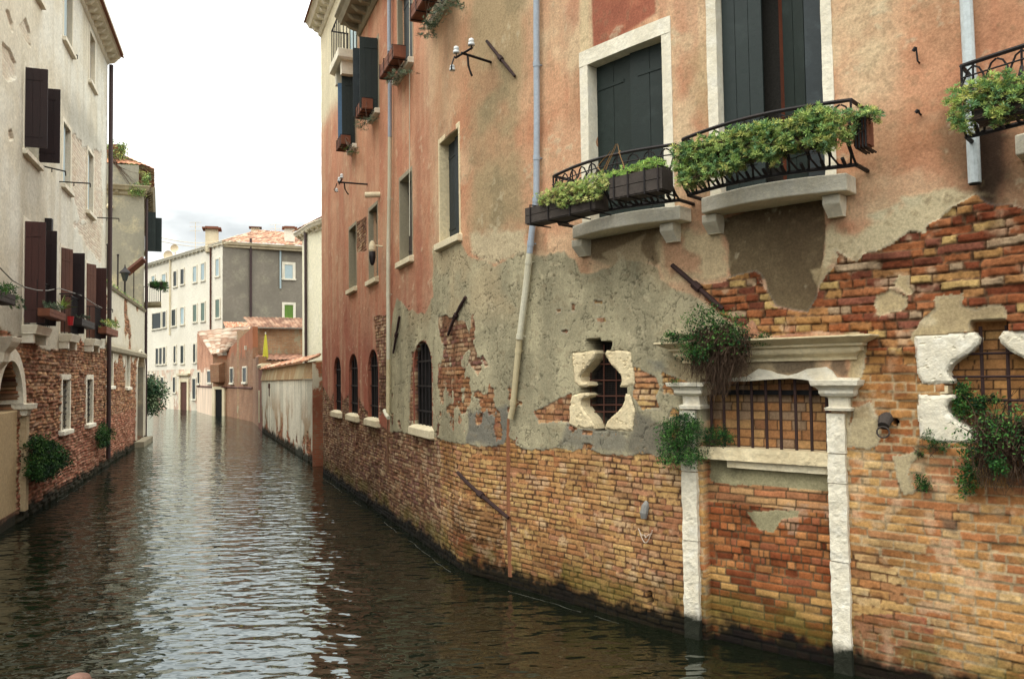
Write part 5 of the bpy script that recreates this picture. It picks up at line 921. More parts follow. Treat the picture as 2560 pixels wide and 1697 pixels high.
for k, m1, m2, a1, a2 in (('W1', 'brown', 'dbrown', 86, 86), ('W2', 'wood', 'dbrown', 30, 88), ('W3', 'wood', 'brown', 30, 88)):
    o = LWN[k]; f = lwin(o, fw=.08, sill=None); leafpanel(MB(), LW, o[0], .05, o[2]+.04, o[3], .34, a1, 1).build('shutter', M[m1], f); leafpanel(MB(), LW, o[1], .05, o[2]+.04, o[3], .34, a2, -1).build('shutter', M[m2], f)
    sb = MB(); molding(sb, LW, o[0], o[1], [(o[2]-.17, .26, .1), (o[2]-.03, .3, .12), (o[2], .3, .12)], -.05); sl = sb.build('sill_slab', M['stone'], f, bevel=.01)
    MB().wbox(LW, o[0]-.08, o[0]+.06, o[2]-.34, o[2]-.17, 0, .22).build('corbel', M['stone'], f); MB().wbox(LW, o[1]-.06, o[1]+.08, o[2]-.34, o[2]-.17, 0, .22).build('corbel', M['stone'], f)
    mb = MB(); zt = o[2]+.85
    for q in np.linspace(0, 1, 8): mb.tube([LW.W(o[0]+(o[1]-o[0])*q, o[2], .26), LW.W(o[0]+(o[1]-o[0])*q, zt, .26)], .009, 5)
    for a in (o[0], o[1]): mb.tube([LW.W(a, o[2], .13), LW.W(a, zt, .13)], .009, 5)
    mb.tube([LW.W(o[0], zt, 0), LW.W(o[0], zt, .26), LW.W(o[1], zt, .26), LW.W(o[1], zt, 0)], .013, 5); mb.build('railing', M['iron'], f)
for k in ('G1', 'G2'):
    o = LWN[k]; f = lwin(o, fw=.12, mat='bright_stone'); grille('grille', LW, o, f, M['iron'], -.03, 3, 8, .01)
MB().tube([LW.W(SC-.02, LTOP-.25, .14), LW.W(SC-.02, 6, .14), LW.W(SC-.03, .25, .14)], .062, 10).build('drainpipe', M['brownpipe'], cream)
def lrod(k, x, y, ln, z2=0, r=.016, par=cream):
    s, z = LW.sz(c(k, x, y)); MB().tube([LW.W(s, z, 0), LW.W(s, z+z2, ln)], r, 5).tube([LW.W(s, z+z2*.5, ln*.5), LW.W(s, z+z2*.5-.08, ln*.5)], r*.7, 5).tube([LW.W(s, z+z2, ln), LW.W(s, z+z2-.09, ln)], r*.7, 5).build('drying_rod', M['iron'], par)
lrod('I', 402, 1272, .66); lrod('I', 662, 1523, .62); lrod('I', 266, 1156, .5, -.1); lrod('J', 282, 420, .5); lrod('J', 466, 496, .45); lrod('I', 510, 386, .1)
s, z = LW.sz(c('J', 212, 80)); MB().wbox(LW, s-.07, s+.07, z-.14, z+.12, .02, .17).wbox(LW, s-.03, s+.03, z-.02, z+.02, -.02, .02).build('vent_box', M['iron'], cream)
cb = [LW.W(*LW.sz(c('J', x, y), .35), .35) for x, y in ((-80, 240), (0, 293), (60, 355), (120, 388), (180, 403), (232, 405), (290, 393), (400, 430), (465, 472), (500, 490))]
MB().tube(cb, .011, 5).build('cable', weather('grey_cable', (150, 148, 140), (120, 116, 110), 4), cream)
def lplant(label, k, box, plants, h, seed, cols=BUSH*1.2, mat='terracotta', n=60, size=.07, group='flower boxes of the left bank'):
    x0, y0, x1, y1 = box; s0 = LW.sz(c(k, x0, y0), h)[0]; s1 = max(LW.sz(c(k, x1, y0), h)[0], s0+.3); z1 = LW.sz(c(k, x0, y0), h)[1]; ht = z1-LW.sz(c(k, x0, y1), h)[1]
    return planter(label, s0, s1, z1, h, .2, max(.12, ht), M[mat], [(k, plants, h, .2, n)], cols, seed, size, 8, group, False, 10, LW)
lplant('dark box of trailing ivy cut off by the left edge of the photo', 'J', (-40, 400, 40, 450), [(-60, 380), (0, 372), (60, 385), (75, 440), (100, 460), (75, 520), (60, 470), (30, 430), (-60, 450)], .4, 61, mat='oldwood', n=120)
lplant('terracotta box with low plants on the rail of the tallest brown shutters', 'J', (215, 490, 295, 528), [(210, 465), (240, 470), (295, 480), (290, 500), (215, 500)], .42, 62, GRY, n=50)
lplant('black empty looking trough between the two narrow left windows', 'J', (378, 540, 442, 572), [(385, 530), (430, 530), (430, 545), (390, 545)], .36, 63, GRY*.6, 'iron', 14)
lplant('terracotta box bursting with grass green plants beside the brown drainpipe', 'J', (502, 580, 560, 612), [(495, 560), (520, 540), (565, 560), (575, 590), (540, 590), (500, 590)], .4, 64, SED, n=80)
s, z = LW.sz(c('J', 345, 575), .34); bk_ = MB().lathe(LW.W(s, z, .34), [(.05, 0), (.07, .2), (.075, .2)], 10); o = bk_.build('flower_pot', M['red'], None); o['label'] = 'small bright red pot hanging on the narrow left balcony rail'; o['category'] = 'pot'
# spiky agave
t = thing('agave', 'spiky pale green agave leaning out beside the terracotta box', 'plant', LW.W(*LW.sz(c('J', 300, 500), .42), .42)); rng = np.random.default_rng(5); n = 22
a = rng.random(n)*6.28; el = rng.uniform(.2, 1.2, n); d = np.stack([np.cos(a)*np.cos(el)+.4, np.sin(a)*np.cos(el), np.sin(el)], -1); b0 = np.repeat(np.array(t.location)[None], n, 0)
leaves_mesh('foliage', b0, d, np.repeat([[0, .2, 1.]], n, 0), rng.uniform(.2, .38, n), np.full(n, .04), np.repeat(lc(150, 170, 96)[None], n, 0), t)
shrub('wall_shrub', 'large dark green bush on the left brick wall low over the water', 'shrub', LW, ('O', 290, 1000), [('O', [(250, 950), (270, 880), (320, 850), (340, 920), (420, 930), (460, 990), (500, 1060), (515, 1090), (440, 1110), (400, 1160), (340, 1200), (240, 1190), (235, 1100), (250, 1020)], .25, .3, 420, 24, .035)], None, 40, .006, None, 71, .055, BUSH*.6)
shrub('wall_shrub', 'small green bush growing around the foot of the brown drainpipe', 'shrub', LW, ('O', 760, 900), [('O', [(745, 820), (790, 760), (800, 810), (850, 830), (845, 880), (800, 960), (745, 950), (735, 880)], .2, .2, 130, 20, .03)], None, 16, .005, None, 72, .055, BUSH*.8)
# ------------------------------------------------------------------ low terrace building beyond the brown pipe
terr = thing('terrace_building', 'low brick building with a plastered roof terrace next to the brown drainpipe', 'building', (-14, 28.5, 0))
TT = 5.45; st_ = np.r_[SC+.02:ST:.05, ST]; zt_ = np.r_[-.4:0:.1, 0:TT:.026, TT]; S3, Z3, C3, H3 = lfield(st_, zt_, True)
TW = [lo_('J', 520, 545, 682, 872), lo_('J', 611, 629, 702, 878)]; TD = lo_('J', 662, 702, 705, 1140)
for o in TW: m = psd([(o[0], o[2]), (o[1], o[2]), (o[1], o[3]), (o[0], o[3])], st_, zt_) > 0; H3 = np.where(m, -.2, H3); C3 = np.where(m[..., None], lc(30, 30, 28), C3)
TD[2] = .25; TD[3] = LW.sz(c('J', 680, 700))[1]; m = psd(arch_poly(*TD), st_, zt_) > 0; H3 = np.where(m, -.4, H3); C3 = np.where(m[..., None], np.where((Z3 > 2.1)[..., None], lc(176, 156, 120), lc(130, 76, 56)), C3)
lsheet(LW, S3, Z3, C3, H3, terr)
for o in TW: f = lwin(o, par=terr, fw=.1)
rz = TD; mb = MB(); P = arch_poly(*rz); cx = (rz[0]+rz[1])/2; P2 = [(cx+(p[0]-cx)*1.08, p[1]+(.08 if p[1] > rz[2]+.5 else 0)) for p in P]; n = len(P)
mb.add([LW.W(p[0], p[1], h) for h in (-.2, .07) for p in P]+[LW.W(p[0], p[1], h) for h in (-.2, .07) for p in P2], [q for k in range(1, n) for q in ((n+k, n+(k+1) % n, 3*n+(k+1) % n, 3*n+k), (k, (k+1) % n, n+(k+1) % n, n+k), (3*n+k, 3*n+(k+1) % n, 2*n+(k+1) % n, 2*n+k))]); mb.build('doorway', M['stone'], terr)
MB().wbox(LW, rz[0]-.3, rz[1]+.2, .0, .2, -.3, .35).build('step', M['oldslab'], terr)
molding(MB(), LW, SC+.1, ST, [(3.45, .05, 0), (3.5, .14, 0), (3.62, .16, 0), (3.7, .06, 0)], -.05).build('string_course', M['oldslab'], terr)
molding(MB(), LW, SC+.1, ST, [(TT-.02, .08, 0), (TT+.06, .12, 0), (TT+.1, .0, 0)], -.35).build('parapet_coping', M['oldslab'], terr)
MB().add([LW.W(SC, TT-.8, -.05), LW.W(ST, TT-.8, -.05), LW.W(ST, TT-.8, -8), LW.W(SC, TT-.8, -8)], [(0, 1, 2, 3)]).build('terrace_floor', M['slab'], terr)
def post(k, x, y0, y1, h, label, r=.03):
    s, z0 = LW.sz(c(k, x, y1), h); z1 = LW.sz(c(k, x, y0), h)[1]; mb = MB().tube([LW.W(s, TT-.8, h), LW.W(s, z1, h)], r, 6); mb.lathe(LW.W(s, z1-.02, h), [(r*1.5, 0), (r*1.5, .04), (.004, .07)], 8); o = mb.build('terrace_post', M['iron'], None); o['label'] = label; o['category'] = 'post'; o['group'] = 'thin iron posts on the terrace'
post('J', 526, 180, 350, -.4, 'leftmost thin iron post on the terrace'); post('J', 577, 230, 375, -.5, 'middle thin iron post on the terrace left of the lantern'); post('J', 655, 310, 440, -.3, 'rightmost thin post below the tilted red box', .02)
s, z = LW.sz(c('J', 612, 345), -.3); lt = thing('lantern', 'black street lantern on a short pole standing on the roof terrace', 'lantern', LW.W(s, TT-.8, -.3)); z -= .1
MB().tube([LW.W(s, TT-.8, -.3), LW.W(s, z, -.3)], .035, 8).build('pole', M['iron'], lt); b0 = LW.W(s, z, -.3)
MB().lathe(b0, [(.08, 0), (.17, .3)], 6).build('glass', M['glass'], lt); MB().lathe(b0+np.array([0, 0, .3]), [(.23, 0), (.2, .05), (.08, .16), (.03, .24), (.01, .34)], 6).build('cap', M['iron'], lt)
s, z = LW.sz(c('J', 665, 285), -.2); p0 = LW.W(s, z, -.2); mb = MB(); mb.tube([p0+np.array([-.35, 0, -.28]), p0+np.array([.35, 0, .28])], .15, 4); o = mb.build('tilted_box', M['rust']); o['label'] = 'reddish brown box tilted on a post at the terrace end'; o['category'] = 'box'
rng = np.random.default_rng(3); n = 900; ss2 = SC+.3+rng.random(n)**1.0*(ST-SC-.5); pp = LW.W(ss2, TT+.1, -.1)+rng.normal(0, .07, (n, 3)); 
mo_ = leaves_mesh('creeper', pp, unit(rng.normal(0, 1, (n, 3))+[0, 0, .3]), unit(rng.normal(0, 1, (n, 3))), np.full(n, .08), np.full(n, .04), SED[rng.integers(0, 7, n)]*rng.uniform(.6, 1.1, (n, 1)), None, label='green creeper growing along the terrace parapet coping', cat='creeper')
# ------------------------------------------------------------------ tall grey house closing the terrace
E0 = LW.W(ST, 0)[:2]; tdir = np.array([-.947, -.322])
GW_ = Wall([E0+tdir*9, E0, E0*1.28]); g9 = 9.0
grey = thing('grey_house', 'grey stained house end behind the terrace with tiled roof and rooftop greenery', 'house', (*E0, 0)); GT = 10.6
M['greywall'] = weather('stained_grey_render', (146, 142, 126), (96, 94, 84), .8, .95, light=(182, 172, 140), bmp=.4, fine=12)
MB().wbox(GW_, 0, g9-.003, -.5, GT, -.3, 0).wbox(GW_, g9+.003, GW_.len, -.5, GT, -.3, 0).build('wall', M['greywall'], grey)
eave(GW_, 0, g9, GT+.05, grey, M['oldslab'], .3, 1, .55); eave(GW_, g9+.3, GW_.len, GT+.05, grey, M['oldslab'], .55, 1, .5)
MB().wbox(GW_, 0, g9-.2, GT+.16, GT+1.05, -2, -.02).build('attic_band', M['greywall'], grey)
MB().wbox(GW_, 0, g9-.1, TT-.8, TT+.75, .0, .03).build('pale_render_band', M['greywall'], grey)
def tile_roof(name, P00, P10, P11, P01, parent, du=.035, tw=.2, amp=.045, tl=.38, cols=((186, 136, 104), (168, 114, 86), (196, 156, 126), (150, 104, 82), (200, 172, 146)), seed=1):
    """clay tile roof: P00->P10 along the eave, P00->P01 up the slope; half-round rows as real relief"""
    P00, P10, P11, P01 = [np.array(p, float) for p in (P00, P10, P11, P01)]; L = np.linalg.norm(P10-P00); H_ = np.linalg.norm(P01-P00); nu = min(600, max(4, int(L/du))); nv_ = min(120, max(3, int(H_/tl)*3))
    u = np.linspace(0, 1, nu+1)[:, None, None]; v = np.linspace(0, 1, nv_+1)[None, :, None]; P = P00*(1-u)*(1-v)+P10*u*(1-v)+P11*u*v+P01*(1-u)*v
    nrm = np.cross(P10-P00, P01-P00); nrm = nrm/np.linalg.norm(nrm); nrm = nrm if nrm[2] > 0 else -nrm
    x = u[..., 0]*L; y = v[..., 0]*H_; h = amp*np.abs(np.sin(np.pi*x/tw))+.035*(1-(y/tl) % 1.0)+(vn(x/tw, y/tl, seed)-.5)*.03; P = P+h[..., None]*nrm
    r = _h(np.floor(x/tw+0*y), np.floor(y/tl+0*x), seed); C = palette(cols, r)*(.75+.5*vn((x+0*y)*3, (y+0*x)*3, seed+2))[..., None]*(.55+.45*np.abs(np.sin(np.pi*(x+0*y)/tw)))[..., None]**.5
    off = OFF[parent.name]; ix = np.arange((nu+1)*(nv_+1)).reshape(nu+1, nv_+1)
    return link(name, mesh_np(name, (P-off).reshape(-1, 3), np.stack([ix[:-1, :-1], ix[1:, :-1], ix[1:, 1:], ix[:-1, 1:]], -1).reshape(-1, 4), M['tile'], C.reshape(-1, 3)), parent)
zr = GT+1.05; tile_roof('roof', GW_.W(0, zr, .1), GW_.W(g9+.1, zr, .1), GW_.W(g9-1.4, zr+.9, -2), GW_.W(0, zr+.9, -2), grey)
tile_roof('roof', GW_.W(g9, zr-.2, .5), GW_.W(GW_.len, zr-.2, .5), GW_.W(GW_.len, zr+.8, -1.2), GW_.W(g9+1.0, zr+.8, -1.2), grey, seed=5)
s9 = GW_.sz(c('I', 832, 1180), -.6); MB().wbox(GW_, GW_.sz(c('I', 803, 1180), -.6)[0], GW_.sz(c('I', 865, 1180), -.6)[0], zr+.2, zr+.95, -1.2, -.6).build('chimney', M['terracotta'], grey)
MB().wbox(GW_, GW_.sz(c('I', 765, 1180), -.6)[0], GW_.sz(c('I', 797, 1180), -.6)[0], zr+.2, zr+.75, -1.2, -.6).build('chimney', M['terracotta'], grey)
zz = GW_.sz(c('I', 850, 1040), -2.4)[1]; MB().wbox(GW_, 0, GW_.sz(c('I', 880, 1040), -2.4)[0], zr, zz, -3.4, -2.4).build('roof_hut', M['farplaster'], grey); tile_roof('roof', GW_.W(0, zz, -2.2), GW_.W(GW_.sz(c('I', 905, 1040), -2.2)[0], zz, -2.2), GW_.W(GW_.sz(c('I', 890, 1040), -2.2)[0], zz+.3, -3.4), GW_.W(0, zz+.3, -3.4), grey, seed=8)
shrub('roof_greenery', 'unruly green plants sprouting on the grey house roof', 'roof plants', GW_, ('I', 800, 1140), [('I', [(745, 1080), (790, 1010), (830, 1020), (880, 1060), (860, 1130), (900, 1160), (960, 1150), (1020, 1190), (1040, 1210), (900, 1210), (860, 1190), (800, 1150), (745, 1140)], -.9, .8, 240, 22, .09), ('I', [(1010, 1200), (1060, 1240), (1060, 1300), (1010, 1260)], .2, .3, 30, 14, .06), ('I', [(905, 1310), (1000, 1300), (1010, 1370), (910, 1360)], .15, .2, 36, 16, .07)], None, 50, .008, None, 81, .09, SED*.8)
for k, lab in ((1, 0),):
    s, z = GW_.sz(c('I', 755, 1450)); MB().lathe(GW_.W(s, z-.1, .12), [(.05, 0), (.14, .08), (.14, .14), (.05, .26)], 10).build('vent_cap', M['slab'], grey)
z0, z1 = at(*c('J', 735, 205), 34.2)[2], at(*c('J', 735, 10), 34.2)[2]; so_ = GW_.sz(c('J', 716, 100))[0]
wi = framed('window', GW_, [g9+.9, g9+1.7, z0, z1], grey, M['stone'], .1, .12, .04, .02, .12); MB().wbox(GW_, g9+.9, g9+1.7, z0, z1, .025, .035).build('pane', M['glass'], wi)
leafpanel(MB(), GW_, g9+.9, .05, z0, z1, .42, 88, 1).build('shutter', M['green'], wi); leafpanel(MB(), GW_, g9+1.7, .05, z0+.1, z1-.1, .68, 88, -1).build('shutter', M['green'], wi)
MB().tube([GW_.W(g9+.4, GT-.3, .14), GW_.W(g9+.4, .1, .14)], .06, 8).build('drainpipe', M['brownpipe'], grey)
bz = at(*c('J', 770, 465), 36)[2]; bt = at(*c('J', 770, 390), 36)[2]; b9 = g9+2.2
bb_ = MB().wbox(GW_, b9, b9+1.5, bz-.15, bz, 0, .95).build('balcony', M['slab'], grey); mb = MB()
for q in np.linspace(0, 1, 9): mb.tube([GW_.W(b9, bz, .9*q), GW_.W(b9, bt, .9*q)], .013, 4)
for q in np.linspace(0, 1, 8): mb.tube([GW_.W(b9+1.5*q, bz, .9), GW_.W(b9+1.5*q, bt, .9)], .013, 4)
mb.tube([GW_.W(b9, bt, 0), GW_.W(b9, bt, .9), GW_.W(b9+1.5, bt, .9)], .02, 5); mb.build('railing', M['iron'], bb_)
FW = Wall([at(300, 950, 35)[:2], at(460, 950, 35)[:2]])
planter('dark trough of drooping plants on the distant balcony over the canal bend', FW.sz(c('J', 742, 380))[0], FW.sz(c('J', 806, 380))[0], bt+.15, .0, .3, .25, M['oldwood'], [('J', [(740, 372), (780, 362), (820, 372), (815, 390), (800, 400), (805, 430), (790, 400), (745, 385)], .0, .8, 90)], BUSH*1.1, 65, .13, 8, 'flower boxes of the left bank', False, 12, FW)
def pt2(x, d, y=950): p = at(x, y, d); return np.array([p[0], p[1]])
FW = Wall([pt2(300, 35), pt2(460, 35)])
shrub('canal_shrub', 'dark leafy shrub leaning over the water at the canal bend', 'shrub', FW, ('T', 30, 960), [('T', [(30, 790), (90, 750), (120, 830), (200, 860), (250, 930), (190, 960), (180, 1050), (200, 1120), (120, 1150), (60, 1170), (30, 1100), (25, 950)], .1, .8, 200, 14, .12)], None, 30, .012, None, 82, .13, np.array([lc(60, 90, 60), lc(40, 66, 44), lc(90, 116, 84), lc(130, 146, 110)]))
# ------------------------------------------------------------------ the far end of the canal
def pt2(x, d, y=950): p = at(x, y, d); return np.array([p[0], p[1]])
def zat(k, x, y, d): return at(*c(k, x, y), d)[2]
PW = Wall([pt2(330, 76), pt2(c('K', 530, 0)[0], 61.5), pt2(c('K', 1075, 0)[0], 64.7), pt2(900, 66.5)])
pal = thing('pale_palace', 'big pale three storey palace closing the canal, its end wall dark grey', 'palace', (*PW.P[1], 0)); pc = PW.S[1]; PT = zat('K', 530, 240, 61.5)
M['palace'] = weather('pale_palace_render', (236, 228, 208), (212, 203, 182), .35, .8, light=(234, 228, 212), fine=8)
M['palgrey'] = weather('dark_grey_render', (134, 126, 112), (104, 98, 86), .5, .8, light=(146, 140, 120), fine=6, bmp=.4, streak=False)
MB().wbox(PW, 0, pc-.003, 3.4, PT, -.5, 0).build('wall', M['palace'], pal)
MB().wbox(PW, 0, pc-.003, -.5, 3.4, -.5, .0).build('lower_wall', brickmat('palace_foot', .2, (196, 150, 128), (210, 176, 152), (214, 200, 176), 1.3, (222, 212, 190), None, .47), pal)
MB().wbox(PW, pc+.003, PW.S[2]-.003, -.5, PT, -.5, 0).wbox(PW, PW.S[2]+.003, PW.len, -.5, PT, -.5, 0).build('end_wall', M['palgrey'], pal, label='dark grey end wall of the palace')
eave(PW, 0, pc+.1, PT+.1, pal, M['stone'], .35, 1, .8); eave(PW, pc+.15, PW.len, PT+.1, pal, M['slab'], .35, 1, .8)
def P3(s, z, h): return PW.W(s, z, h)
zp = zat('K', 765, 150, 67); pk = at(*c('K', 765, 150), 67); er = PT+.22
tile_roof('roof', P3(pc-.2, er, .3), P3(PW.len, er, .3), P3(PW.len, er+2.2, -7), pk, pal, .06, .26, .045, .42, cols=((176, 138, 112), (156, 116, 92), (192, 160, 134), (140, 104, 84)), seed=21)
MB().add([P3(pc-.2, er, .3), pk, P3(0, er+.6, -6), P3(0, er, .3)], [(0, 1, 2, 3)]).build('roof', M['terracotta'], pal)
def fwin(w, par, k, x0, x1, y0, y1, pane='glass', fw=.12, sill=.12, frame='stone'):
    xm, ym = (x0+x1)/2, (y0+y1)/2; s0 = w.sz(c(k, x0, ym))[0]; s1 = w.sz(c(k, x1, ym))[0]; z0 = w.sz(c(k, xm, y1))[1]; z1 = w.sz(c(k, xm, y0))[1]
    mb = MB().wbox(w, s0-fw, s0, z0, z1+fw, 0, .07).wbox(w, s1, s1+fw, z0, z1+fw, 0, .07).wbox(w, s0, s1, z1, z1+fw, 0, .068); molding(mb, w, s0, s1, [(z0-.14, .06, fw), (z0-.12, sill, fw+.05), (z0, sill, fw+.05)], 0)
    f = mb.build('window', M[frame], par); MB().wbox(w, s0, s1, z0, z1, .0, .025).build('pane' if pane in ('glass', 'void') else 'shutter', M[pane], f); return f
M['greenshut'] = weather('green_shutter_paint', (112, 130, 118), (88, 104, 96), 3); M['brightgreen'] = weather('bright_green_blind', (104, 136, 58), (86, 116, 50), 3)
for a in ((202, 222, 430, 530, 'glass'), (250, 272, 415, 515, 'glass'), (334, 356, 398, 500, 'paleblue'), (388, 410, 378, 488, 'paleblue'), (486, 508, 348, 460, 'paleblue'), (55, 75, 462, 500, 'paleblue'), (125, 150, 450, 500, 'paleblue'),
          (190, 216, 688, 796, 'green'), (250, 272, 675, 785, 'paleblue'), (334, 357, 655, 768, 'greenshut'), (388, 411, 642, 762, 'greenshut'), (485, 511, 620, 740, 'greenshut'), (58, 116, 712, 815, 'green'), (128, 150, 702, 805, 'glass'),
          (82, 100, 950, 1055, 'glass'), (106, 124, 947, 1055, 'glass'), (132, 148, 942, 1052, 'glass'), (203, 217, 935, 1045, 'glass'), (250, 270, 932, 1048, 'green'), (335, 350, 920, 1042, 'green'),
          (42, 62, 1125, 1190, 'void'), (88, 104, 1148, 1215, 'glass'), (118, 134, 1146, 1215, 'glass'), (198, 214, 1145, 1245, 'glass'), (330, 350, 1155, 1290, 'glass')):
    fwin(PW, pal, 'K', *a[:4], a[4])
fwin(PW, pal, 'K', 952, 1005, 385, 478, 'paleblue', .22); fwin(PW, pal, 'K', 950, 1008, 655, 745, 'brightgreen', .2)
dr_ = MB(); s0 = PW.sz(c('K', 252, 1270))[0]; s1 = PW.sz(c('K', 295, 1270))[0]; z1 = PW.sz(c('K', 270, 1175))[1]; dr_.wbox(PW, s0-.35, s0, 0, z1+.3, 0, .12).wbox(PW, s1, s1+.35, 0, z1+.3, 0, .12).wbox(PW, s0, s1, z1, z1+.3, 0, .118); molding(dr_, PW, s0-.3, s1+.3, [(z1+.45, .1, 0), (z1+.55, .3, .2), (z1+.7, .32, .25)], 0)
dq = dr_.build('water_door', M['slab'], pal); MB().wbox(PW, s0, s1, 0, z1, .0, .02).build('door_leaf', M['rust'], dq)
for x, y0, y1 in ((182, 355, 860), (455, 270, 830)): s = PW.sz(c('K', x, 500))[0]; MB().tube([PW.W(s, PT, .12), PW.W(s, PW.sz(c('K', x, y1))[1], .12)], .07, 6).build('drainpipe', M['slab'] if x < 300 else M['rust'], pal)
s = PW.sz(c('K', 725, 500))[0]; MB().tube([PW.W(s, PT+.6, .15), PW.W(s, PW.sz(c('K', 725, 780))[1], .15)], .1, 6).build('drainpipe', M['brownpipe'], pal)
s = PW.sz(c('K', 922, 400))[0]; MB().tube([PW.W(s, PW.sz(c('K', 922, 280))[1], .12), PW.W(s, PW.sz(c('K', 922, 545))[1], .12)], .07, 6).build('drainpipe', M['paleblue'], pal)
def chimney(k, x, y0, y1, d, wd, mat, parent, topw=1.5):
    b0 = at(*c(k, x, y1), d); hh = zat(k, x, y0, d)-b0[2]; mb = MB().box(b0-np.array([0, 0, .8]), wd, wd, hh*.82+.8, .3); cb_ = mb.build('chimney', mat, parent)
    MB().box(b0+np.array([0, 0, hh*.82]), wd*topw, wd*topw, hh*.1, .3).box(b0+np.array([0, 0, hh*.92]), wd*topw*.7, wd*topw*.7, hh*.08, .3).build('cap', M['terracotta'], cb_)
chimney('K', 460, 130, 235, 64, .95, M['slab'], pal); chimney('K', 984, 128, 205, 66, .8, M['palace'], pal); chimney('K', 753, 130, 165, 68, .7, M['slab'], pal)
for x, y, r in ((168, 322, .42), (211, 275, .36)):
    p = at(*c('K', x, y), 70); mb = MB(); mb.tube([p-np.array([0, 0, 1.6]), p-np.array([0, 0, .2])], .04, 5); V = []
    for i, q in enumerate(np.linspace(0, 1, 5)):
        for k_ in range(14): a = 2*math.pi*k_/14; V.append(p+np.array([r*q*math.cos(a), -.12*q*q-.05, r*q*math.sin(a)]))
    mb.add(V, [(i*14+k_, i*14+(k_+1) % 14, (i+1)*14+(k_+1) % 14, (i+1)*14+k_) for i in range(4) for k_ in range(14)]); o = mb.build('satellite_dish', M['slab']); o['label'] = 'pale satellite dish on the palace roof, the %s one' % ('lower left' if x < 200 else 'higher right'); o['category'] = 'satellite dish'; o['group'] = 'satellite dishes on the palace roof'
for x, y0, y1, d, lab in ((348, 98, 300, 68, 'thin television aerial left of the palace chimney'), (888, 112, 215, 67, 'thin television aerial right of the hipped roof peak')):
    p0 = at(*c('K', x, y1), d); p1 = at(*c('K', x, y0), d); mb = MB().tube([p0-np.array([0, 0, 1]), p1], .022, 4)
    for q in (.0, .06, .12): mb.tube([p1+np.array([-.5, 0, -q*6]), p1+np.array([.5, .0, -q*6])], .012, 4)
    o = mb.build('television_aerial', M['slab']); o['label'] = lab; o['category'] = 'aerial'
for y0, y1, y2, lab in ((190, 222, 205, 'upper sagging overhead wire across the canal in front of the palace'), (214, 226, 232, 'lower overhead wire across the canal in front of the palace')):
    A_ = at(*c('K', 60, y0), 40); B_ = at(*c('K', 640, y0-10), 62); mb = MB().tube([A_+(B_-A_)*t-np.array([0, 0, .5*math.sin(math.pi*t)]) for t in np.linspace(0, 1, 12)], .016, 4, cap=False); o = mb.build('overhead_wire', M['slab']); o['label'] = lab; o['category'] = 'wire'
# --- orange gabled house on the bend
base = [c('K', 358, 1375), c('K', 465, 1405), c('K', 560, 1405), c('K', 735, 1445)]
B0 = [gz(*q)[:2] for q in base]; p_last = gz(*c('K', 775, 1480))[:2]
OW = Wall([B0[0]+(B0[0]-B0[1])*.0, B0[1], B0[2]+0, B0[3], p_last]); dB = [p[1] for p in OW.P]
org = thing('orange_house', 'small orange gabled house with a steep tiled shed roof at the bend', 'house', (*OW.P[1], 0))
def oz(x, y, i): return at(*c('K', x, y), float((np.array([*OW.P[i], CAMH])-CAM)@cf))[2]
M['orangewall'] = brickmat('orange_render_over_brick', .35, (132, 90, 66), (152, 108, 78), (146, 126, 102), 1.2, (156, 100, 70), (2.4, 5.2), .68)
M['orangelow'] = brickmat('pinkish_render', .2, (178, 112, 82), (190, 130, 98), (200, 170, 140), 1.2, (228, 204, 178), (3.9, 2.2), .5)
P = OW.P; zA0 = oz(358, 845, 0); zA1 = oz(480, 990, 1); z2 = oz(570, 985, 2); z3 = oz(728, 800, 3)
def quadwall(mb, a, b, z0, za, zb, th=.3):
    n_ = np.array([(b-a)[1], -(b-a)[0]]); n_ = n_/np.linalg.norm(n_)*-th; mb.hexa([(*a, z0), (*b, z0), (*(b+n_), z0), (*(a+n_), z0), (*a, za), (*b, zb), (*(b+n_), zb), (*(a+n_), za)]); return mb
quadwall(MB(), P[0], P[1], -.5, zA0, zA1).build('gable_wall', M['orangelow'], org)
quadwall(MB(), P[1], P[2], -.5, zA1-.1, z2-.1).build('recessed_wall', M['orangewall'], org)
quadwall(MB(), P[2], P[3], -.5, z2+.2, z3).build('wall', M['orangewall'], org)
back = np.array([*(P[0]+(P[1]-P[0])*.0), 0])
r0 = np.array([*P[0], zA0]); r1 = np.array([*P[1], zA1]); r2 = np.array([*P[2], z2]); rt = at(*c('K', 720, 800), 50)
tile_roof('roof', r1+np.array([.0, -.3, 0]), r2+np.array([.1, -.3, 0]), rt, r0+np.array([0, 0, .1]), org, .05, .22, .045, .36, cols=((188, 164, 140), (170, 136, 112), (206, 188, 166), (150, 118, 96)), seed=31)
ur = [at(*c('K', 560, 830), 55), at(*c('K', 718, 830), 50), at(*c('K', 725, 778), 58), at(*c('K', 535, 772), 61)]; tile_roof('roof', ur[0], ur[1], ur[2], ur[3], org, .05, .22, .045, .36, seed=33)
molding(MB(), OW, 0.0, OW.S[3], [(oz(400, 1212, 1)-.05, .03, 0), (oz(400, 1212, 1), .07, 0), (oz(400, 1212, 1)+.08, .02, 0)], -.02, 24).build('string_course', M['rust'], org)
for a in ((366, 380, 1110, 1185, 'void'), (432, 460, 1102, 1178, 'glass'), (586, 607, 1085, 1180, 'glass'), (672, 697, 1080, 1175, 'glass')): f = fwin(OW, org, 'K', *a[:4], a[4], .1)
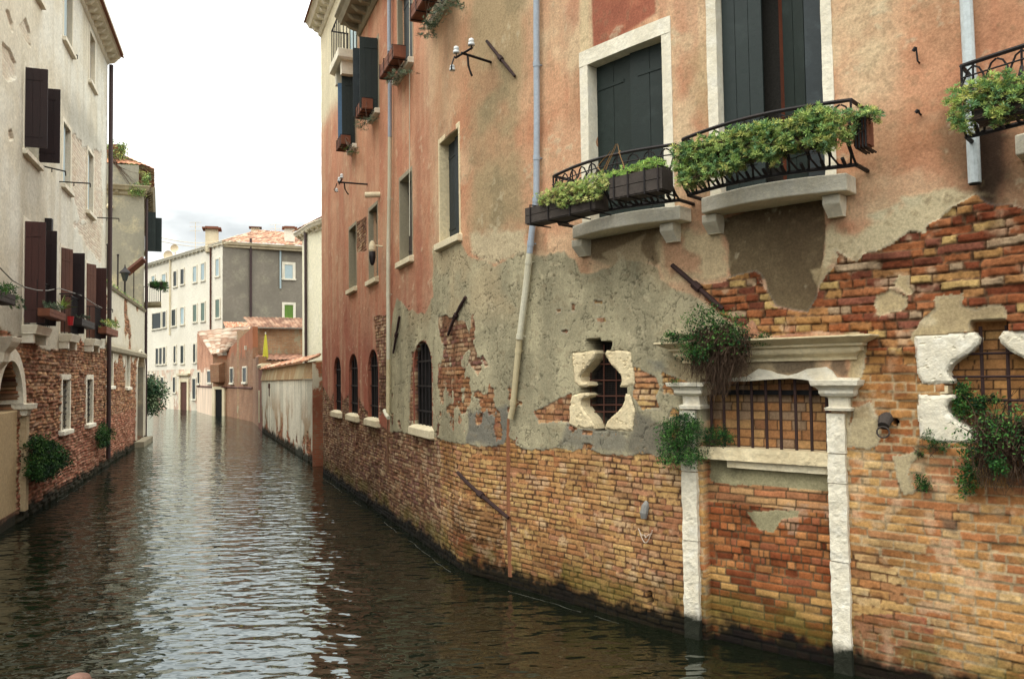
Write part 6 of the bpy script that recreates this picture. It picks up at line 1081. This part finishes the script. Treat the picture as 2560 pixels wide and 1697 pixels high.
s0 = OW.sz(c('K', 486, 1300))[0]; s1 = OW.sz(c('K', 535, 1300))[0]; z1 = OW.sz(c('K', 510, 1225))[1]; dd_ = MB().wbox(OW, s0-.2, s0, 0, z1+.2, 0, .1).wbox(OW, s1, s1+.2, 0, z1+.2, 0, .1).wbox(OW, s0, s1, z1, z1+.2, 0, .098).build('water_door', M['slab'], org); MB().wbox(OW, s0, s1, 0, z1, 0, .02).build('door_leaf', M['void'], dd_)
mb = MB(); s0 = OW.sz(c('K', 490, 1100))[0]; s1 = OW.sz(c('K', 548, 1100))[0]; molding(mb, OW, s0, s1, [(OW.sz(c('K', 510, 1190))[1], .1, -.1), (OW.sz(c('K', 510, 1175))[1], .45, 0), (OW.sz(c('K', 510, 1060))[1], .5, 0), (OW.sz(c('K', 510, 1045))[1], .1, 0)], 0); mb.build('bay', M['orangewall'], org)
# --- brick house with tiled lean-to behind
BWl = Wall([pt2(c('K', 728, 0)[0], 49), pt2(c('K', 1090, 0)[0], 51), pt2(900, 52)])
brk = thing('brick_house', 'brown brick house with two bands of roof tiles before the grey palace end', 'house', (*BWl.P[0], 0)); zq = zat('K', 740, 812, 49)
MB().wbox(BWl, 0, BWl.len, -.5, zq, -3, 0).build('wall', brickmat('mottled_old_brick', .1, (140, 104, 76), (168, 128, 92), (150, 138, 112), 1.4, (152, 140, 112), None, .56), brk)
tile_roof('roof', BWl.W(-.1, zq, .35), BWl.W(BWl.len, zq, .35), BWl.W(BWl.len, zq+.75, -1.4), BWl.W(-.1, zq+.75, -1.4), brk, .05, .22, .045, .36, cols=((128, 96, 76), (112, 82, 66), (148, 118, 96)), seed=41)
zr2 = zat('K', 780, 1035, 45); zr3 = zat('K', 780, 990, 48.8); l0, l1 = pt2(c('K', 785, 0)[0], 44.5), pt2(c('K', 1080, 0)[0], 45.5); tile_roof('lean_to_roof', (*l0, zr2), (*l1, zr2), (*(BWl.W(BWl.len*.7, 0, .1)[:2]), zr3), (*(BWl.W(0, 0, .1)[:2]), zr3), brk, .05, .22, .06, .36, cols=((126, 90, 70), (142, 104, 82), (110, 78, 62)), seed=43)
LWl = Wall([l0, l1]); MB().wbox(LWl, 0, LWl.len, -.5, zr2, -.3, 0).build('lean_to_wall', M['orangewall'], brk); s = BWl.sz(c('K', 755, 945)); MB().wbox(BWl, s[0]-.7, s[0]+.9, s[1]-.13, s[1]+.13, 0, .06).build('stone_strip', M['stone'], brk)
# --- tall cream building behind the garden wall
CWl = Wall([pt2(c('K', 1072, 0)[0], 43), pt2(c('K', 1105, 0)[0], 41.5), pt2(860, 38)])
crm = thing('cream_building', 'tall narrow pale yellow building rising over the white garden wall', 'building', (*CWl.P[0], 0)); ct = zat('K', 1100, 160, 41.5)
MB().wbox(CWl, 0, CWl.S[1]-.003, -.5, ct, -.4, 0).wbox(CWl, CWl.S[1]+.003, CWl.len, -.5, ct, -.4, 0).build('wall', weather('pale_yellow_render', (232, 226, 198), (220, 212, 180), .5, .5, light=(238, 232, 208), fine=8), crm)
eave(CWl, -.2, CWl.len, ct+.15, crm, M['stone'], .4, 2, .7); tile_roof('roof', CWl.W(-.2, ct+.3, .5), CWl.W(CWl.len, ct+.3, .5), CWl.W(CWl.len, ct+2, -4), CWl.W(0, ct+2, -4), crm, .05, .24, .045, .4, seed=51)
MB().tube([CWl.W(CWl.S[1]+.05, ct, .1), CWl.W(CWl.S[1]+.05, 3, .1)], .075, 6).build('drainpipe', M['brownpipe'], crm)
# --- white garden wall along the right bank
A_ = gz(656, 1078)[:2]; B_ = gz(790, 1164)[:2]; VW_ = Wall([A_, B_]); gw = thing('garden_wall', 'long whitewashed garden wall with brick coping, peeling over the waterline', 'wall', (*B_, 0))
ztl = at(*c('K', 800, 1080), float((np.array([*A_, CAMH])-CAM)@cf))[2]; ztr = at(*c('K', 1135, 1010), float((np.array([*B_, CAMH])-CAM)@cf))[2]
sg = np.r_[0:VW_.len:.05, VW_.len]; zg = np.linspace(-.4, 1, 1); ZN = np.r_[-.12:1:.008]; Sg, Tg = np.meshgrid(sg, ZN, indexing='ij'); top = (ztl+(ztr-ztl)*Sg/VW_.len)-.62; Zg = Tg*top
m1 = fbm(Sg*1.2, Zg*1.2, 91, 5); m2 = fbm(Sg*4, Zg*4, 92, 5); mv = fbm(Sg*2.2, Zg*.25, 93, 5); m3 = fbm(Sg*9, Zg*11, 94, 3)
d, a, b, e = bricks(Sg, Zg, 900, .26, .075); BCg = palette([(150, 88, 62), (168, 104, 74), (180, 124, 90), (140, 80, 60)], a)*(.7+.6*m3)[..., None]; mo = ss(.014, .006, d)[..., None]; BCg = BCg*(1-mo)+lc(140, 116, 90)*mo
Cg = np.empty(Sg.shape+(3,)); Cg[:] = lc(220, 214, 194); w_ = ss(.45, .62, mv)[..., None]*.6; Cg = Cg*(1-w_)+lc(176, 172, 154)*w_; w_ = ss(.5, .66, m1)[..., None]*ss(2.4, .8, Zg)[..., None]*.8; Cg = Cg*(1-w_)+lc(160, 128, 92)*w_
exg = .35-Zg+(m1-.5)*1.9+(m2-.5)*1.1; Cg = np.where((exg > 0)[..., None], BCg, Cg*(.9+.2*m3)[..., None]); Hg = np.where(exg > 0, np.clip(d, 0, .015)+(b-.5)*.02, .03+(m2-.5)*.02)
al = ss(.34, .14, Zg+(m2-.5)*.3)[..., None]*.95; Cg = Cg*(1-al)+lc(28, 32, 20)*al; lsheet(VW_, Sg, Zg, Cg, Hg, gw)
mb = MB(); n = 24
for i in range(n):
    a, b = VW_.len*i/n, VW_.len*(i+1)/n; ta, tb = [ztl+(ztr-ztl)*q/VW_.len for q in (a, b)]
    mb.hexa([VW_.W(a, ta-.62, -.4), VW_.W(a, ta-.62, .08), VW_.W(b, tb-.62, .08), VW_.W(b, tb-.62, -.4), VW_.W(a, ta-.1, -.4), VW_.W(a, ta-.1, -.02), VW_.W(b, tb-.1, -.02), VW_.W(b, tb-.1, -.4)])
mb.build('coping', brickmat('coping_brick', .4, (164, 124, 84), (184, 150, 104), (150, 128, 98), 1.0, (176, 158, 122), None, .5), gw)
tile_roof('tile_ridge', (*VW_.W(0, 0, .1)[:2], ztl-.12), (*VW_.W(VW_.len, 0, .1)[:2], ztr-.12), (*VW_.W(VW_.len, 0, -.2)[:2], ztr+.05), (*VW_.W(0, 0, -.2)[:2], ztl+.05), gw, .05, .3, .07, .3, seed=61)
MB().wbox(VW_, VW_.len-.003, VW_.len+.08, -.5, ztr-.15, -.4, .1).build('end_pier', brickmat('pier_brick', .4, (150, 84, 60), (168, 100, 72), (140, 116, 90), 1.0, (206, 196, 172), None, .58), gw)
s, z = VW_.sz(c('T', 1455, 850)); MB().wbox(VW_, s-.28, s+.3, z-.1, z+.1, .02, .07).wbox(VW_, s-.1, s+.12, z-.45, z-.1, .03, .06).build('iron_plate', M['rust'], gw)
# gap between garden wall and house: dark red gate
G0 = VW_.W(VW_.len+.06, 0, -.3)[:2]; G1 = MW.W(.05, 0, -.6)[:2]; GWl = Wall([G0, G1]); gt = thing('red_gate', 'dark red brick and door recess between the garden wall and tall orange house', 'gate', (*G0, 0))
MB().wbox(GWl, -.1, GWl.len+.2, -.5, 3.1, -.3, 0).build('wall', brickmat('gate_brick', .8, (104, 48, 38), (126, 60, 46), (90, 66, 52), 1), gt); MB().wbox(GWl, -.1, GWl.len+.2, 2.55, 2.75, 0, .05).build('lintel', M['slab'], gt); MB().wbox(GWl, .1, GWl.len-.05, .5, 2.55, 0, .03).build('door_leaf', M['dbrown'], gt)
# red brick stretch between orange house and garden wall
RW = Wall([p_last, A_]); rw = thing('red_brick_wall', 'short red brick wall with a narrow doorway left of the white garden wall', 'wall', (*p_last, 0)); zc_ = at(*c('K', 770, 1080), float((np.array([*RW.P[0], CAMH])-CAM)@cf))[2]
MB().wbox(RW, 0, RW.len-.003, -.5, zc_, -.4, 0).build('wall', brickmat('dark_red_brick', .5, (132, 72, 52), (150, 88, 64), (110, 84, 66), 1.2), rw); molding(MB(), RW, 0, RW.len, [(zc_-.02, .06, 0), (zc_+.1, .1, 0), (zc_+.18, .0, 0)], -.4).build('coping', M['slab'], rw); MB().wbox(RW, RW.len*.25, RW.len*.4, .3, zc_*.62, 0, .05).build('doorway', M['slab'], rw)
OW2 = Wall([OW.P[3], OW.P[4]]); MB().wbox(OW2, .003, OW2.len-.003, -.5, zc_+.6, -.4, 0).build('side_wall', M['orangewall'], org)
# furled yellow parasol behind the wall
pb = at(*c('K', 822, 1040), 42.5); pr = thing('parasol', 'furled yellow parasol standing behind the white garden wall', 'parasol', (pb[0], pb[1], 0)); zt_p = zat('K', 822, 850, 42.5)
MB().tube([(pb[0], pb[1], 0), (pb[0], pb[1], zt_p+.1)], .03, 6).build('pole', M['stone'], pr); hh = zt_p-pb[2]
MB().lathe((pb[0], pb[1], pb[2]+.1), [(.06, 0), (.15, hh*.1), (.13, hh*.35), (.08, hh*.7), (.02, hh*.95)], 9).build('canopy', weather('yellow_canvas', (214, 206, 72), (176, 164, 56), 5), pr)
# mooring post in the near left corner
mp_ = gz(196, 1690, 1.0); tp = thing('mooring_post', 'worn brown mooring post whose rounded top just enters the bottom edge', 'post', (mp_[0], mp_[1]+.0, 0))
MB().lathe((mp_[0], mp_[1], -.5), [(.09, 0), (.085, 1.38), (.078, 1.45), (.055, 1.5), (.02, 1.515)], 16).build('post', weather('wet_brown_wood', (124, 92, 78), (84, 60, 50), 8, bmp=.5), tp, smooth=True)
# pale scum lines drifting a hand's breadth from the walls
for w_, a0, a1, nm in ((MW, .2, 14.8, 'foam line drifting along the foot of the right wall'), (LW, 8.2, 16.5, 'foam line drifting along the foot of the left wall'), (VW_, .5, 16.5, 'foam line')):
    rng = np.random.default_rng(int(a0*10)); mb = MB(); s = a0
    while s < a1:
        ln = rng.uniform(.3, 1.4); q = np.arange(s, min(s+ln, a1), .06)
        if len(q) > 2 and rng.random() < .75:
            o_ = .12+.08*fbm(q*1.3, q*0, 5, 4)+.03*fbm(q*9, q*0, 6, 2); wd = .002+.006*vn(q*7, q*0, 8); L_ = [w_.W(t, .006, h) for t, h in zip(q, o_)]; R_ = [w_.W(t, .006, h+k) for t, h, k in zip(q, o_, wd)]
            mb.add(L_+R_, [(i, i+1, len(q)+i+1, len(q)+i) for i in range(len(q)-1)])
        s += ln+rng.uniform(0, .25)
    o = mb.build('foam_line', weather('foam', (110, 110, 100), (60, 60, 50), 8, .9) if 'foam' not in bpy.data.materials else bpy.data.materials['foam']); o['kind'] = 'stuff'
# ------------------------------------------------------------------ water, sky, light, camera
def water():
    m, nt, b = newmat('canal_water'); nt.nodes.remove(b); out = nt.nodes['Material Output']
    df = nd(nt, 'ShaderNodeBsdfDiffuse'); df.inputs['Color'].default_value = (.006, .008, .004, 1)
    gl = nd(nt, 'ShaderNodeBsdfGlossy'); gl.inputs['Roughness'].default_value = .02; gl.inputs['Color'].default_value = (.88, .95, .96, 1)
    fr = nd(nt, 'ShaderNodeFresnel'); fr.inputs['IOR'].default_value = 2.0; mx = nd(nt, 'ShaderNodeMixShader')
    v = pos(nt, (.8, 1.4, 1), math.radians(-16)); v2 = pos(nt, (.8, 1.4, 1), math.radians(6)); v3 = pos(nt, (1, 1, 1), math.radians(20))
    a = noise(nt, v, 3.5, 1.0, .4); bb = noise(nt, v2, 7.5, 1.0, .5); cc = noise(nt, v3, .9, 1, .5)
    ad = nd(nt, 'ShaderNodeMath', operation='MULTIPLY_ADD'); nt.links.new(bb, ad.inputs[0]); ad.inputs[1].default_value = .24; nt.links.new(a, ad.inputs[2])
    a2 = nd(nt, 'ShaderNodeMath', operation='MULTIPLY_ADD'); nt.links.new(cc, a2.inputs[0]); a2.inputs[1].default_value = .9; nt.links.new(ad.outputs[0], a2.inputs[2])
    bp = nd(nt, 'ShaderNodeBump'); bp.inputs['Strength'].default_value = 1; bp.inputs['Distance'].default_value = .034; nt.links.new(a2.outputs[0], bp.inputs['Height'])
    for n in (df, gl, fr): nt.links.new(bp.outputs[0], n.inputs['Normal'])
    nt.links.new(fr.outputs[0], mx.inputs[0]); nt.links.new(df.outputs[0], mx.inputs[1]); nt.links.new(gl.outputs[0], mx.inputs[2]); nt.links.new(mx.outputs[0], out.inputs['Surface'])
    me = MB().add([(-300, -60, 0), (300, -60, 0), (300, 400, 0), (-300, 400, 0)], [(0, 1, 2, 3)]); me.build('canal_water', m, kind='structure', loc=(0, 20, 0))
water()
w = bpy.data.worlds.new('World'); scn.world = w; w.use_nodes = True; nt = w.node_tree; bg = nt.nodes['Background']
sky = nt.nodes.new('ShaderNodeTexSky'); sky.sky_type = 'NISHITA'; sky.sun_disc = False
SUN_EL, SUN_AZ = math.radians(52), math.radians(-115)      # azimuth from +Y towards +X: behind and to the left of the camera
sky.sun_elevation = SUN_EL; sky.sun_rotation = SUN_AZ; sky.air_density = 1.5; sky.dust_density = 4
tc = nt.nodes.new('ShaderNodeTexCoord'); mp = nt.nodes.new('ShaderNodeMapping'); mp.inputs[3].default_value = (1, 1, 2.6); nt.links.new(tc.outputs['Generated'], mp.inputs[0])
nz = nt.nodes.new('ShaderNodeTexNoise'); nz.inputs['Scale'].default_value = 3.1; nz.inputs['Detail'].default_value = 6; nz.inputs['Roughness'].default_value = .5; nt.links.new(mp.outputs[0], nz.inputs['Vector'])
f = ramp(nt, nz.outputs['Fac'], .38, .58)
cloud = mixc(nt, f, (3.7, 3.9, 3.95), (8.3, 8.4, 8.2))
sp = nt.nodes.new('ShaderNodeSeparateXYZ'); nt.links.new(tc.outputs['Generated'], sp.inputs[0])       # an overcast sky is brightest overhead
zr_ = nt.nodes.new('ShaderNodeMapRange'); zr_.interpolation_type = 'SMOOTHSTEP'; zr_.inputs[1].default_value = .34; zr_.inputs[2].default_value = .72; zr_.inputs[3].default_value = 0; zr_.inputs[4].default_value = 3.2; nt.links.new(sp.outputs[2], zr_.inputs[0])
za_ = nt.nodes.new('ShaderNodeMapRange'); za_.inputs[1].default_value = .08; za_.inputs[2].default_value = .42; za_.inputs[3].default_value = 1.75; za_.inputs[4].default_value = 3.5; nt.links.new(sp.outputs[2], za_.inputs[0])
zs_ = nt.nodes.new('ShaderNodeMath'); zs_.operation = 'ADD'; nt.links.new(zr_.outputs[0], zs_.inputs[0]); nt.links.new(za_.outputs[0], zs_.inputs[1])
cloud = mixc(nt, 1.0, cloud, mixc(nt, ramp(nt, sp.outputs[2], .35, .8), (1, 1, 1), (1.0, .985, .955)), 'MULTIPLY'); cloud = mixc(nt, 1.0, cloud, zs_.outputs[0], 'MULTIPLY'); mixed = mixc(nt, .92, sky.outputs[0], cloud); nt.links.new(mixed, bg.inputs[0]); bg.inputs[1].default_value = .1
sd = bpy.data.lights.new('sun', 'SUN'); sd.energy = .6; sd.angle = math.radians(25); sd.color = (1, .97, .93); so = bpy.data.objects.new('sun', sd); COL.objects.link(so)
dirv = Vector((math.sin(SUN_AZ)*math.cos(SUN_EL), math.cos(SUN_AZ)*math.cos(SUN_EL), math.sin(SUN_EL))); so.rotation_euler = dirv.to_track_quat('Z', 'Y').to_euler(); so.location = dirv*50
cd = bpy.data.cameras.new('camera'); cam = bpy.data.objects.new('camera', cd); COL.objects.link(cam); scn.camera = cam
from mathutils import Matrix
cam.matrix_world = Matrix(((crt[0], cu[0], -cf[0], 0), (crt[1], cu[1], -cf[1], 0), (crt[2], cu[2], -cf[2], CAMH), (0, 0, 0, 1)))
cd.sensor_width = 36; cd.lens = F/2560*36; cd.clip_end = 2000; cd.clip_start = .05
vs = scn.view_settings; vs.view_transform = 'Standard'; vs.look = 'None'; vs.exposure = -.02; vs.gamma = 1
scn.render.engine = 'CYCLES'; scn.cycles.use_denoising = True; scn.cycles.max_bounces = 6; scn.cycles.diffuse_bounces = 3; scn.cycles.glossy_bounces = 3; scn.cycles.caustics_reflective = False; scn.cycles.caustics_refractive = False
